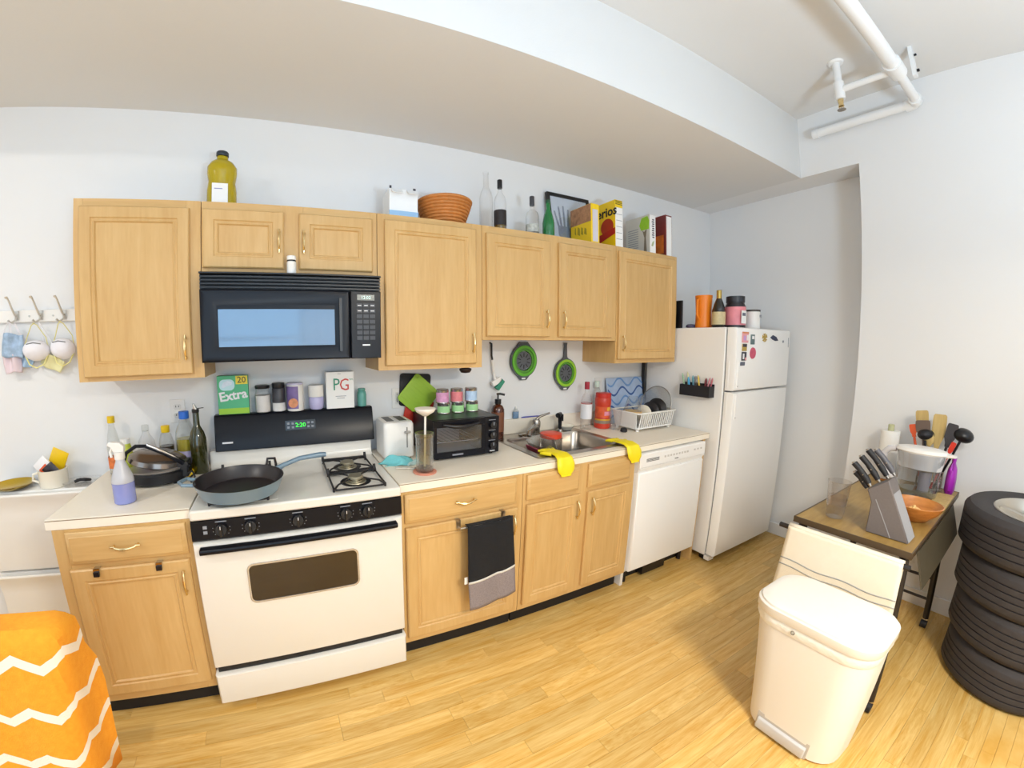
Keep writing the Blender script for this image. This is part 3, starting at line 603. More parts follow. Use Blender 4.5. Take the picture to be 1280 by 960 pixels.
for i in range(5): P('side_print', B().box(2.308, 2.36, -.2870, -.2864, zt+.05+i*.04, zt+.053+i*.04), PRT, t)
for i in range(3): P('top_stripe', B().box(2.304, 2.364, -.2866, -.2852, zt+.275+i*.010, zt+.279+i*.010), BLACK, t)
sideprint('lettering', 'erios', .085, BLACK, t, 2.2985, -.215, zt+.235, .002)
P('picture_print', B().cyl((2.2999, -.215, zt+.14), (2.2990, -.215, zt+.14), .055, .055, 20), CR, t)
P('red_band', B().prism([(-.284, zt+.085), (-.284, zt+.125), (-.092, zt+.085), (-.092, zt+.03)], 'x', 2.2980, 2.2988), M('crimson_card', '#b3271c', .5), t)
t = boxthing('cookbook', 'pale grey cookbook with a green tree on it, standing on the cabinets', 'book', 2.630, 2.692, -.285, -.08, zt, zt+.265, CG, 'books on top of the wall cabinets')
P('spine', B().box(2.632, 2.690, -.2868, -.2852, zt+.001, zt+.262), PAPERW, t)
for i in range(9): P('spine_print', B().box(2.656-.004*(i % 2), 2.676, -.2876, -.2869, zt+.105+i*.015, zt+.114+i*.015), M('dark_ink', '#55525a', .5), t)
P('spine_mark', B().prism([(2.645, zt+.05), (2.655, zt+.075), (2.675, zt+.088), (2.668, zt+.06), (2.66, zt+.045)], 'y', -.2876, -.2869), M('sage_ink', '#a9b48a', .5), t)
P('tree_trunk_print', B().prism([(-.262, zt+.004), (-.235, zt+.004), (-.242, zt+.11), (-.225, zt+.165), (-.240, zt+.15), (-.262, zt+.17), (-.254, zt+.11)], 'x', 2.6288, 2.6299), M('taupe_ink', '#7d7568', .6), t)
P('tree_crown_print', B().prism([(-.28, zt+.165), (-.215, zt+.165), (-.20, zt+.20), (-.22, zt+.25), (-.27, zt+.255), (-.284, zt+.22)], 'x', 2.6286, 2.6297), M('leaf_ink', '#93c832', .6, noise=(50, .15)), t)
for i in range(9): P('text_line', B().box(2.6292, 2.6299, -.19, -.10, zt+.05+i*.016, zt+.055+i*.016), PRT, t)
t = boxthing('cookbook', 'dark red and orange book with a white spine, rightmost on the cabinets', 'book', 2.800, 2.872, -.285, -.08, zt, zt+.29, M('maroon_card', '#742a26', .45, noise=(11, .5)), 'books on top of the wall cabinets')
P('spine', B().box(2.810, 2.866, -.2868, -.2852, zt+.004, zt+.28), PAPERW, t); P('cover_picture', B().box(2.7988, 2.7999, -.27, -.11, zt+.02, zt+.15), M('orange_picture', '#c96a25', .5, noise=(22, .6)), t)

# --- hook rail with masks, far left
HR = T('hook_rail', 'white wall rail with wire coat hooks at far left', 'hook rail', (-.80, 0, 1.672))
P('board', B().box(-1.03, -.52, -.018, -.001, 1.640, 1.697), WPLAS, HR, bev=.004)
NICK = M('nickel', '#cfccc6', .35, .5)
for x in (-.895, -.785, -.678):
    P('hook', B().tube([(x, -.018, 1.675), (x, -.035, 1.672), (x-.004, -.05, 1.70), (x-.012, -.058, 1.735), (x-.014, -.07, 1.752), (x-.012, -.08, 1.748)], [.006, .005, .0045, .004, .004, .006], 8).tube([(x, -.022, 1.672), (x, -.035, 1.650), (x-.008, -.055, 1.638), (x-.016, -.066, 1.648)], [.005, .0045, .004, .0055], 8), NICK, HR)
    P('hook_plate', B().box(x-.009, x+.009, -.0225, -.0185, 1.650, 1.692), NICK, HR)
for x in (-.84, -.731): P('screw', B().cyl((x, -.018, 1.668), (x, -.021, 1.668), .005, .004, 10), NICK, HR)
def mask_cup(name, label, x, y, z, rot, mat, strap, group):
    t = T(name, label, 'mask', (x, y, z), rot, group)
    def fn(u, v):
        a = -pi/2 + pi*u; e = -pi/2 + pi*v
        return (.056*sin(a)*cos(e)*1.02, -.045*cos(a)*cos(e), .046*sin(e) + .010*cos(a)*cos(e))
    P('cup', B().grid(fn, 16, 12), mat, t, local=True, thick=.002)
    P('nose_clip', B().tube([(-.03, -.034, .030), (0, -.041, .036), (.03, -.034, .030)], .0025, 6), M('clip_grey', '#8d8f92', .4, .6), t, local=True)
    for s in (-1, 1): P('elastic_strap', B().tube([(s*.052, -.004, .010), (s*.040, .006, .06), (s*.012, -.012, .115), (-s*.004, -.018, .125)], .0022, 6), strap, t, local=True)
    for s in (-1, 1): P('lower_strap', B().tube([(s*.050, -.004, -.015), (s*.030, -.012, -.062), (0, -.016, -.078)], .0032, 6), strap, t, local=True)
    return t
MASKW = M('mask_white', '#eceaf0', .8, bump=(200, .2)); MASKY = M('mask_yellow', '#e3da92', .7)
mask_cup('face_mask', 'white cup mask with yellow straps hanging from the middle hook', -.797, -.052, 1.508, .15, MASKW, MASKY, 'white cup masks')
mask_cup('face_mask', 'white cup mask half behind the leftmost wall cabinet', -.675, -.052, 1.512, -.1, MASKW, MASKY, 'white cup masks')
def cloth_mask(label, cx, cz, w, h, y, mat, tilt, seed, group=None, cat='mask', name='cloth_mask', loops=True, tie=None):
    rs = random.Random(seed); a, b_ = rs.random()*6, rs.random()*6
    t = T(name, label, cat, (cx, y, cz), 0, group); R2 = Matrix.Rotation(tilt, 4, 'Y')
    def fn(u, v): return (w*(u-.5)*(1-.12*abs(v-.5)), -.006 - .012*sin(u*9+a)*(.4+.6*v) - .010*(1-(2*u-1)**2), h*(v-.5)*(1+.08*sin(u*7+b_)))
    P('cloth', B().grid(fn, 18, 12).xf(R2), mat, t, local=True, thick=.003)
    if loops:
        for s in (-1, 1): P('ear_loop', B().tube([R2 @ Vector((s*w*.47, -.01, h*.36)), Vector((s*w*.2, -.018, h*.5+.035)), Vector((tie[0]-cx, -.024, tie[1]-cz))] , .0018, 6), MASKW, t, local=True)
    return t
cloth_mask('blue patterned cloth mask bunched under the left hook', -.900, 1.535, .105, .105, -.050, M('blue_floral', '#9fb6cf', .8, noise=(38, .55)), .12, 2, tie=(-.905, 1.640))
cloth_mask('pale pink cloth mask hanging below the blue patterned one', -.915, 1.455, .075, .085, -.036, M('pink_cloth', '#e3d0d6', .85, noise=(12, .06)), -.06, 4, tie=(-.905, 1.640))
cloth_mask('small light blue cloth mask tucked beside the pink one', -.855, 1.468, .055, .065, -.020, M('blue_cloth', '#a9c6e2', .85, noise=(12, .1)), .35, 5, tie=(-.895, 1.640))
cloth_mask('folded yellow-white mask hanging under the white cup masks', -.742, 1.452, .11, .06, -.020, M('cream_yellow', '#e6e0ac', .85, noise=(20, .12)), .5, 6, tie=(-.785, 1.640))

# --- white tilt-out wall cabinets at far left with things on top
for lb, z0 in (('upper white tilt-out shoe cabinet on the left wall section', .502), ('lower white tilt-out shoe cabinet nearly hidden by the orange blanket', .112)):
    c = T('shoe_cabinet', lb, 'cabinet', (-.815, -.09, z0), group='white tilt-out shoe cabinets')
    z1 = z0 + .383
    P('shell', B().box(-1.075, -.558, -.150, -.001, z0, z1), WPLAS, c, bev=.006)
    b = B(); loops = []
    for y, z in ((-.151, z0+.004), (-.162, z0+.004), (-.166, z0+.02), (-.166, z1-.10), (-.172, z1-.06), (-.186, z1-.03), (-.194, z1-.010), (-.190, z1-.001), (-.178, z1-.006), (-.151, z1-.05)): loops.append((y, z))
    P('tilt_front', b.prism(loops, 'x', -1.073, -.560), WPLAS, c, bev=.003)
zs = .8853
g = T('gold_plate', 'shallow gold dish at the left end of the white cabinet top', 'dish', (-.955, -.095, zs))
P('dish', B().lathe(-.955, -.095, zs, [(.045, 0), (.060, .003), (.088, .020), (.092, .024), (.086, .022), (.058, .008), (.001, .006)], 32), M('gold_metal', '#c9a52c', .2, .9), g)
g = T('white_pot', 'white mug-like pot stuffed with snack packets on the white cabinet', 'pot', (-.765, -.095, zs))
P('vessel', B().lathe(-.765, -.095, zs, [(.055, 0), (.060, .004), (.062, .08), (.064, .084), (.058, .083), (.054, .012), (.001, .010)], 28), CERAM, g)
P('handle', B().tube([(-.822, -.10, zs+.07), (-.850, -.105, zs+.062), (-.855, -.107, zs+.035), (-.822, -.10, zs+.018)], .006, 8), CERAM, g)
def packet(label, cx, cy, cz, w, h, mat, rot, extra=None):
    t = T('snack_packet', label, 'packet', (cx, cy, cz), 0, 'packets in the white pot'); R2 = Euler(rot).to_matrix().to_4x4()
    loops = []
    for k in range(7):
        v = -1 + 2*k/6; d = .011*(1-v*v)**.5 + .0006
        loops.append([(x*w/2, y*d, v*h/2) for x, y in ((-1, -.3), (-.6, -1), (.6, -1), (1, -.3), (1, .3), (.6, 1), (-.6, 1), (-1, .3))])
    P('pouch', B().rings(loops).xf(R2), mat, t, local=True)
    if extra: P('pouch_print', B().box(-w*.3, w*.3, -.0135, -.0115, -h*.2, h*.12).xf(R2), extra, t, local=True)
packet('bright yellow packet sticking out of the white pot', -.745, -.075, zs+.115, .075, .115, M('yellow_foil', '#f0c41a', .3, noise=(14, .2)), (.2, .5, 0))
packet('white packet with orange-red print leaning in the white pot', -.790, -.105, zs+.088, .07, .10, M('white_foil', '#eceaea', .35), (-.15, -.75, 0), M('red_orange_print', '#dd5a2c', .5))
packet('black packet wedged at the front of the white pot', -.760, -.118, zs+.080, .06, .06, M('black_foil', '#2a2228', .35), (0, .9, 0))
g = T('glass_tray', 'small clear glass tray with dark scraps beside the countertop', 'tray', (-.640, -.085, zs))
P('tray', B().rings([[(x, y, zs) for x, y in rrect(-.705, -.575, -.145, -.03, .02)], [(x, y, zs+.018) for x, y in rrect(-.712, -.568, -.150, -.025, .025)], [(x, y, zs+.016) for x, y in rrect(-.706, -.574, -.146, -.031, .02)], [(x, y, zs+.005) for x, y in rrect(-.700, -.580, -.140, -.035, .02)]]), GLASS, g)
S('cable_bundle', 'dark scrap of cable lying in the glass tray', 'cable', B().tube([(-.672, -.10, zs+.0135), (-.65, -.085, zs+.019), (-.62, -.10, zs+.019), (-.61, -.08, zs+.0135), (-.64, -.068, zs+.0135), (-.668, -.088, zs+.0165)], .007, 8), BLKSOFT, (-.64, -.085, zs+.006))

# --- left worktop
ZW = .9145
t = T('spray_bottle', 'whitish spray bottle of violet-blue cleaner at the front of the left worktop', 'spray bottle', (-.312, -.470, ZW))
pr = [(.036, 0), (.040, .004), (.041, .085), (.038, .105), (.022, .150), (.0165, .165), (.016, .185)]
P('vessel', B().lathe(-.312, -.470, ZW, [(.0405, .0825), (.041, .090), (.038, .105), (.022, .150), (.0165, .165), (.016, .185)], 28, cap0=False, cap1=False), M('milky_bottle', '#d9d9df', .3, trans=.25), t)
P('cleaner', B().lathe(-.312, -.470, ZW, [(.036, 0), (.040, .004), (.041, .082), (.001, .082)], 28), M('violet_cleaner', '#989fdc', .2, trans=.2, coat=.3), t)
P('collar', B().lathe(-.312, -.470, ZW, [(.018, .172), (.019, .175), (.019, .200), (.001, .200)], 20), WPLAS, t)
P('spray_head', B().prism([(-.330, ZW+.200), (-.292, ZW+.200), (-.290, ZW+.222), (-.304, ZW+.236), (-.345, ZW+.240), (-.352, ZW+.228), (-.338, ZW+.220)], 'y', -.482, -.458), WPLAS, t, bev=.003)
P('trigger', B().tube([(-.336, -.470, ZW+.218), (-.345, -.470, ZW+.200), (-.342, -.470, ZW+.180)], .005, 8), WPLAS, t)
bottle('sauce_bottle', 'tall clear bottle with yellow cap and orange label by the wall', 'bottle', -.490, -.06, ZW, [(.028, 0), (.030, .004), (.030, .13), (.022, .19), (.013, .225), (.012, .25)], PLASG, None, (.0165, .245, .277, YEL), [(.0305, .03, .085, M('orange_label', '#e2733a', .5, noise=(40, .5)))])
bottle('squeeze_bottle', 'small bottle with yellow-green label behind the spray bottle', 'bottle', -.425, -.09, ZW, [(.026, 0), (.028, .004), (.028, .12), (.02, .15)], M('lime_label', '#c3cb45', .5, noise=(30, .5)), None, (.021, .148, .172, WPLAS))
bottle('round_bottle', 'short clear round bottle with clear cap by the wall', 'bottle', -.338, -.062, ZW, [(.034, 0), (.042, .01), (.044, .10), (.036, .15), (.016, .185), (.014, .20)], GLASS, None, (.016, .196, .226, PLASG), [(.0445, .04, .09, M('pink_label', '#d79ac0', .5, noise=(50, .4)))])
bottle('sauce_bottle', 'clear bottle of dark sauce with a yellow cap', 'bottle', -.240, -.085, ZW, [(.032, 0), (.034, .004), (.034, .14), (.024, .18), (.015, .19)], PLASG, (.125, OILD), (.0195, .19, .222, YEL))
bottle('oil_bottle', 'big clear oil bottle with a bright blue cap', 'bottle', -.150, -.085, ZW, [(.044, 0), (.046, .005), (.046, .16), (.044, .19), (.026, .235), (.022, .25)], PLASG, (.155, liquid('pale_oil', '#cdb82a')), (.0235, .250, .286, BLUEP), [(.0465, .04, .10, M('lilac_label', '#b9b2d6', .5, noise=(28, .5)))])
t = bottle('olive_oil_bottle', 'dark green olive oil bottle with a pour spout beside the stove', 'bottle', -.082, -.150, ZW, [(.036, 0), (.038, .004), (.038, .165), (.030, .195), (.015, .225), (.014, .290)], OGL, (.165, liquid('olive_oil_dark', '#2a2a0a', .2, .1)), (.0165, .286, .302, BLACK))
P('pour_spout', B().cyl((-.082, -.150, ZW+.3025), (-.088, -.157, ZW+.328), .010, .004, 12), CHROME, t)
P('spout_lever', B().tube([(-.074, -.150, ZW+.304), (-.045, -.148, ZW+.306)], .002, 6), BLACK, t)
b = T('yellow_packet', 'yellow packet lying between the grill and the olive oil bottle', 'packet', (-.135, -.175, ZW))
P('pouch', B().rings([[(x, y, ZW+z) for x, y in rrect(-.165+i, -.105-i, -.215+i, -.155-i, .012)] for i, z in ((.006, 0), (0, .008), (.002, .022), (.012, .030))]), M('yellow_foil', '#f0c41a', .3), b)
# contact grill with its lid
gx, gy = -.255, -.245
t = T('contact_grill', 'black and silver electric contact grill with its lid ajar', 'grill', (gx, gy, ZW))
def oval(cx, cy, rx, ry, z, n=28): return [(cx+rx*cos(2*pi*i/n), cy+ry*sin(2*pi*i/n), z) for i in range(n)]
P('base_shell', B().rings([oval(gx, gy, .118, .085, ZW+.008), oval(gx, gy, .126, .093, ZW+.014), oval(gx, gy, .130, .096, ZW+.052), oval(gx, gy, .122, .090, ZW+.058)]), BLACK, t)
for dx in (-.09, .09): 
    for dy in (-.04, .04): P('foot', B().cyl((gx+dx, gy+dy, ZW), (gx+dx, gy+dy, ZW+.012), .010, .012, 10), BLKSOFT, t)
P('lower_plate', B().rings([oval(gx, gy, .119, .087, ZW+.0585), oval(gx, gy, .121, .089, ZW+.066), oval(gx, gy, .110, .080, ZW+.068)]), M('grill_silver', '#aaa6a2', .3, .8), t)
LM = Matrix.Translation((gx+.005, gy+.03, ZW+.082)) @ Matrix.Rotation(radians(9), 4, 'Y') @ Matrix.Rotation(radians(6), 4, 'X')
P('lid', B().rings([oval(0, 0, .120, .088, .0), oval(0, 0, .127, .094, .006), oval(0, 0, .122, .089, .026), oval(0, 0, .088, .060, .046), oval(0, 0, .03, .02, .050)]).xf(LM), M('grill_lid', '#8b8179', .22, .85, noise=(7, .2)), t)
P('lid_handle', B().tube([(-.132, -.05, .006), (-.112, -.072, .060), (-.070, -.082, .098), (-.030, -.082, .102), (.045, -.070, .072), (.105, -.055, .036), (.140, -.035, .006)], [.010, .008, .008, .008, .010, .012, .013], 10).xf(LM), BLACKG, t)
P('handle_trim', B().tube([(-.025, -.086, .111), (.045, -.076, .082), (.10, -.060, .049)], .0055, 8).xf(LM), CHROME, t)
P('hinge', B().box(gx+.095, gx+.145, gy-.03, gy+.05, ZW+.02, ZW+.090), BLACK, t, bev=.006)
P('power_cord', B().tube([(gx+.13, gy-.02, ZW+.03), (gx+.165, gy-.045, ZW+.05), (gx+.178, gy-.065, ZW+.03), (gx+.160, gy-.06, ZW+.006), (gx+.14, gy-.01, ZW+.006), (gx+.15, gy+.06, ZW+.006)], .004, 8), BLKSOFT, t)
def outlet(label, x, z):
    o = T('wall_outlet', label, 'outlet', (x, 0, z), group='white wall outlets')
    P('cover_plate', B().box(x-.036, x+.036, -.006, -.0005, z-.058, z+.058), M('outlet_plate', '#e4e2de', .4), o, bev=.002)
    for dz in (-.021, .021):
        r = P('receptacle', B().rings([[(a, -.0062, c) for a, c in rrect(x-.017, x+.017, z+dz-.014, z+dz+.014, .008)], [(a, -.0085, c) for a, c in rrect(x-.0165, x+.0165, z+dz-.0135, z+dz+.0135, .008)]]), M('outlet_face', '#d6d4d0', .4), o)
        PS('slot', B().box(x-.008, x-.005, -.0092, -.0084, z+dz-.002, z+dz+.007).box(x+.005, x+.008, -.0092, -.0084, z+dz-.002, z+dz+.007), BLKSOFT, r)
outlet('white wall outlet behind the blue-capped bottle', -.195, 1.190); outlet('white wall outlet half behind the green pot holder', .945, 1.192); outlet('white wall outlet right of the hanging colanders', 2.448, 1.195)

# --- row on the stove backguard
ZG = 1.1685
t = boxthing('dryer_sheet_box', 'bright green box lettered Extra on the stove backguard', 'box', .010, .156, -.070, -.034, ZG, ZG+.190, GRN)
P('lime_foot', B().box(.011, .155, -.0712, -.0702, ZG+.002, ZG+.030), LIME, t); P('yellow_corner', B().box(.098, .154, -.0716, -.0702, ZG+.147, ZG+.188), M('yellow_print', '#e6cf3a', .5), t)
P('cloud_print', B().prism([(x, z) for x, z in rrect(.020, .092, ZG+.118, ZG+.172, .022)], 'y', -.0712, -.0702), M('sky_print', '#bfe3ec', .5), t)
text('lettering', 'Extra', .062, WPR, t, (.083, -.0722, ZG+.092), (pi/2, -.13, 0), bold=.0018); text('lettering', '20', .042, M('dark_olive_ink', '#5c5a14', .5), t, (.126, -.0722, ZG+.167), bold=.0005); P('brush_print', B().prism([(.030, ZG+.135), (.040, ZG+.158), (.060, ZG+.166), (.082, ZG+.160), (.078, ZG+.145), (.052, ZG+.138), (.040, ZG+.130)], 'y', -.0718, -.0713), M('blue_white_print', '#d6e4f5', .5, noise=(60, .15)), t)
JY = -.053
bottle('glass_jar', 'glass jar with white contents and black lid beside the green box', 'jar', .222, JY, ZG, [(.036, 0), (.039, .004), (.040, .085), (.034, .105), (.033, .118)], GLASS, (.085, M('white_powder', '#e2ddd8', .8, noise=(30, .08))), (.036, .119, .136, BLACK))
bottle('canister', 'narrow black and white canister lettered in white', 'canister', .300, JY, ZG, [(.030, 0), (.032, .004), (.032, .115), (.030, .118)], M('dark_canister', '#3b3a40', .4, noise=(22, .6)), None, (.031, .119, .145, BLACK), [(.0324, .004, .045, M('white_wrap', '#d9d6d2', .5, noise=(26, .2)))])
t = bottle('canister', 'white canister with purple and orange picture label', 'canister', .382, JY, ZG, [(.040, 0), (.042, .004), (.042, .128), (.040, .131)], WPLAS, None, (.041, .131, .142, M('lilac_lid', '#c9c3dc', .4)), None)
P('picture_label', B().grid(lambda u, v: (.382+.0424*cos(radians(175+115*u)), JY+.0424*sin(radians(175+115*u)), ZG+.012+.113*v), 12, 1), M('purple_label', '#7f6aa2', .5, noise=(20, .6)), t)
P('picture_print', B().cyl((.370, -.0955, ZG+.042), (.370, -.0965, ZG+.042), .024, .024, 16), M('peach_print', '#d98d62', .5, noise=(50, .5)), t)
bottle('lavender_jar', 'rounded lavender plastic jar with a white lid', 'jar', .488, JY, ZG, [(.028, 0), (.036, .010), (.038, .035), (.038, .058), (.034, .064)], M('lavender_plastic', '#bdb8de', .35), None, (.039, .065, .126, WPLAS))
t = boxthing('tea_box', 'white tea carton with large green and red letters PG', 'box', .538, .682, -.085, -.034, ZG, ZG+.190, PAPERW)
text('lettering', 'P', .088, M('green_ink', '#2f8f72', .5), t, (.590, -.0860, ZG+.122), xs=.85); text('lettering', 'G', .088, M('red_ink', '#c8443e', .5), t, (.632, -.0863, ZG+.120), xs=.85); text('lettering', 'TIPS', .012, M('green_ink', '#2f8f72', .5), t, (.668, -.0860, ZG+.148))
for q in ((.585, .640, .062), (.592, .632, .052)): P('print_line', B().box(q[0], q[1], -.0858, -.0852, ZG+q[2], ZG+q[2]+.003), PRT, t)
P('print_line', B().box(.598, .615, -.0858, -.0852, ZG+.178, ZG+.180), PRT, t)
bottle('teal_jar', 'small teal glass jar at the right end of the stove backguard', 'jar', .728, JY, ZG, [(.020, 0), (.024, .004), (.025, .06), (.022, .078), (.016, .084)], TEAL, None, (.020, .084, .096, TEAL))

# ------------------------------------------------------------------ right worktop
t = T('toaster', 'white two-slot toaster beside the stove', 'toaster', (.873, -.165, ZW))
P('housing', B().rings([[(x, y, z) for x, y in rrect(.793+i, .953-i, -.262+i, -.075-i, .022)] for i, z in ((.006, ZW+.006), (0, ZW+.012), (0, ZW+.178), (.006, ZW+.190), (.016, ZW+.194))]), WPLAS, t)
PS('slot', B().box(.818, .856, -.225, -.105, ZW+.1925, ZW+.1955).box(.884, .922, -.225, -.105, ZW+.1925, ZW+.1955), M('slot_dark', '#4a4542', .4, .5), t)
P('lever_track', B().box(.910, .915, -.2645, -.2615, ZW+.06, ZW+.165), M('slot_grey2', '#8b8781', .5), t); P('lever', B().box(.898, .928, -.278, -.2622, ZW+.136, ZW+.146), M('lever_grey', '#a9a6a1', .4), t, bev=.002)
for x in (.815, .93):
    for y in (-.24, -.1): P('foot', B().cyl((x, y, ZW), (x, y, ZW+.008), .010, .011, 10), BLKSOFT, t)
# toaster oven
t = T('toaster_oven', 'black countertop toaster oven with a glass door', 'oven', (1.20, -.21, ZW))
OX0, OX1, OY0, OY1, OZ0, OZ1 = 1.015, 1.385, -.372, -.06, ZW+.012, ZW+.206
P('housing', B().box(OX0, OX1, OY1, OY1-.004, OZ0, OZ1).box(OX0, OX0+.006, OY0+.018, OY1-.0045, OZ0, OZ1).box(OX1-.085, OX1, OY0+.018, OY1-.0045, OZ0, OZ1).box(OX0+.0065, OX1-.0855, OY0+.018, OY1-.0045, OZ1-.006, OZ1).box(OX0+.0065, OX1-.0855, OY0+.018, OY1-.0045, OZ0, OZ0+.006), BLACKG, t)
P('inner_wall', B().box(OX0+.008, OX1-.087, OY1-.006, OY1-.0048, OZ0+.007, OZ1-.007), M('oven_aluminium', '#d2d2d6', .45, .15), t)
P('inner_floor', B().box(OX0+.008, OX1-.087, OY0+.020, OY1-.0065, OZ0+.0065, OZ0+.009), M('oven_aluminium', '#d2d2d6', .45, .15), t)
for k in range(9): P('rack_wire', B().cyl((OX0+.03+k*.030, OY0+.03, OZ0+.075), (OX0+.03+k*.030, OY1-.01, OZ0+.075), .0022, .0022, 6), CHROME, t)
P('rack_wire', B().cyl((OX0+.008, OY0+.028, OZ0+.075), (OX1-.088, OY0+.028, OZ0+.075), .0035, .0035, 8), CHROME, t)
dr = P('door_frame', B().box(OX0, OX1-.086, OY0, OY0+.015, OZ1-.036, OZ1-.002).box(OX0, OX1-.086, OY0, OY0+.015, OZ0, OZ0+.030).box(OX0, OX0+.016, OY0, OY0+.015, OZ0+.0305, OZ1-.0365).box(OX1-.102, OX1-.086, OY0, OY0+.015, OZ0+.0305, OZ1-.0365), BLACKG, t)
P('door_glass', B().box(OX0+.0165, OX1-.1025, OY0+.004, OY0+.007, OZ0+.031, OZ1-.037), glass('smoke_glass', '#e6e8ec', .22, .08), dr)
P('door_handle', B().tube([(OX0+.05, OY0-.002, OZ1-.022), (OX0+.10, OY0-.022, OZ1-.030), (OX0+.15, OY0-.027, OZ1-.034), (OX0+.20, OY0-.022, OZ1-.030), (OX0+.245, OY0-.002, OZ1-.022)], [.008, .010, .011, .010, .008], 10), BLACK, dr)
P('maker_strip', B().box(OX0+.10, OX0+.16, OY0-.0012, OY0-.0002, OZ0+.010, OZ0+.018), PRT, dr)
P('control_column', B().box(OX1-.084, OX1, OY0+.002, OY0+.0175, OZ0, OZ1), BLACKG, t, bev=.002)
for z in (.150, .096, .042):
    kn = P('dial', B().cyl((OX1-.042, OY0+.0015, OZ0+z), (OX1-.042, OY0-.016, OZ0+z), .021, .018, 20), BLACK, t, bev=.001); P('pointer', B().box(OX1-.044, OX1-.040, OY0-.018, OY0-.0165, OZ0+z, OZ0+z+.016), PRT, kn)
    P('dial_print', B().box(OX1-.062, OX1-.022, OY0+.0006, OY0+.0018, OZ0+z+.024, OZ0+z+.027), PRT, t)
P('indicator_strip', B().box(OX1-.055, OX1-.025, OY0+.0006, OY0+.0018, OZ0+.008, OZ0+.014), M('indicator', '#b8bcc2', .4), t)
for x in (OX0+.03, OX1-.03):
    for y in (OY0+.04, OY1-.03): P('foot', B().cyl((x, y, ZW), (x, y, OZ0+.001), .012, .012, 10), BLKSOFT, t)
# six small cans in three stacks
zc = OZ1 + .0004
def can(label, x, y, z, h, mat, src=None):
    c = T('food_can', label, 'can', (x, y, z), 0, 'small cans on the toaster oven')
    P('shell', B().lathe(x, y, z, [(.034, 0), (.0355, .002), (.034, .004), (.034, h-.004), (.0355, h-.002), (.033, h), (.032, h-.002), (.001, h-.002)], 24), M('tin', '#c7c5c2', .25, .9), c)
    P('paper_label', B().lathe(x, y, z, [(.0344, .006), (.0344, h-.016)], 24, cap0=False, cap1=False), mat, c)
LG = M('pale_green_label', '#a9dc9a', .5, noise=(40, .15))
for x, col, nm in ((1.145, '#e79aae', 'pink'), (1.230, '#dd8086', 'red'), (1.318, '#b3cdea', 'light blue')):
    can('pale green lower can under the %s one on the toaster oven' % nm, x+.006, -.175, zc, .056, LG)
    can('%s upper can stacked on a green can' % nm, x, -.173, zc+.0565, .074, M(nm.replace(' ', '_')+'_label', col, .5, noise=(45, .25)))
# coffee press glass with plunger on a coaster
S('coaster', 'round coral-coloured coaster under the glass press', 'coaster', B().lathe(.920, -.495, ZW, [(.052, 0), (.054, .002), (.054, .006), (.048, .007), (.001, .007)], 32), M('coral', '#d98f77', .7, noise=(40, .15)), (.920, -.495, ZW))
t = T('beverage_press', 'clear glass press with white plunger pulled up high', 'press', (.920, -.495, ZW+.0072)); zz = ZW+.0075
P('beaker', B().lathe(.920, -.495, zz, [(.038, 0), (.040, .003), (.040, .172), (.0415, .176), (.039, .176), (.0375, .006), (.001, .005)], 28), GLASS, t)
P('brew', B().lathe(.920, -.495, zz, [(.001, .0055), (.0365, .006), (.0365, .018), (.001, .018)], 24), liquid('brown_brew', '#6b3a1e'), t)
P('inner_sleeve', B().lathe(.920, -.495, zz, [(.028, .020), (.028, .165)], 24, cap0=False, cap1=False), glass('tan_film', '#d8cfae', .2, .2), t)
P('top_ring', B().lathe(.920, -.495, zz, [(.0415, .160), (.0425, .162), (.0425, .178), (.037, .178), (.037, .160)], 28, cap0=False, cap1=False), glass('milky_ring', '#e8e4d4', .3, .2), t)
P('plunger_rod', B().cyl((.920, -.495, zz+.020), (.926, -.492, zz+.262), .005, .005, 12), WPLAS, t); P('plunger_disc', B().lathe(.926, -.492, zz+.255, [(.012, 0), (.040, .018), (.047, .030), (.047, .034), (.001, .035)], 28), WPLAS, t)
# teal cloth, spoon
t = T('teal_cloth', 'crumpled teal dish cloth in front of the toaster', 'cloth', (.835, -.315, ZW))
def fn(u, v):
    x, y = u-.5, v-.5; d = max(0, 1-(x*x*3.6+y*y*3.2))
    return (.845+.150*x+.02*sin(7*v), -.325+.075*y+.012*sin(6*u+1), ZW+.002+.052*d*d*(.75+.25*sin(9*u+3)*cos(7*v)) + .006*(1+sin(16*u+5*v))*(d > 0)*d)
P('cloth', B().grid(fn, 26, 18), M('teal_fabric', '#74c2c6', .85, noise=(16, .25), bump=(120, .4)), t, thick=.003)
P('patterned_fold', B().grid(lambda u, v: (.875+.085*u, -.385+.05*v+.02*u, ZW+.003+.014*sin(pi*u)*sin(pi*v)+.003*sin(12*u)), 12, 8), M('pale_teal_fabric', '#bfdfdb', .85, noise=(60, .4)), t, thick=.003)
t = T('spoon', 'small pale spoon lying on the countertop before the press', 'spoon', (.865, -.42, ZW))
P('handle', B().rings([[(x, y, z) for x, y, z in ((.865+.055*k, -.428-.028*k-w_, ZW+.003), (.865+.055*k, -.428-.028*k+w_, ZW+.003), (.865+.055*k, -.428-.028*k+w_, ZW+.007), (.865+.055*k, -.428-.028*k-w_, ZW+.007))] for k, w_ in ((-1, .007), (0, .005), (.5, .0035))]), M('ivory', '#d9d0c4', .35), t)
P('bowl', B().lathe(.903, -.447, ZW, [(.003, .001), (.014, .003), (.018, .007), (.013, .005), (.001, .003)], 16), STEEL, t)
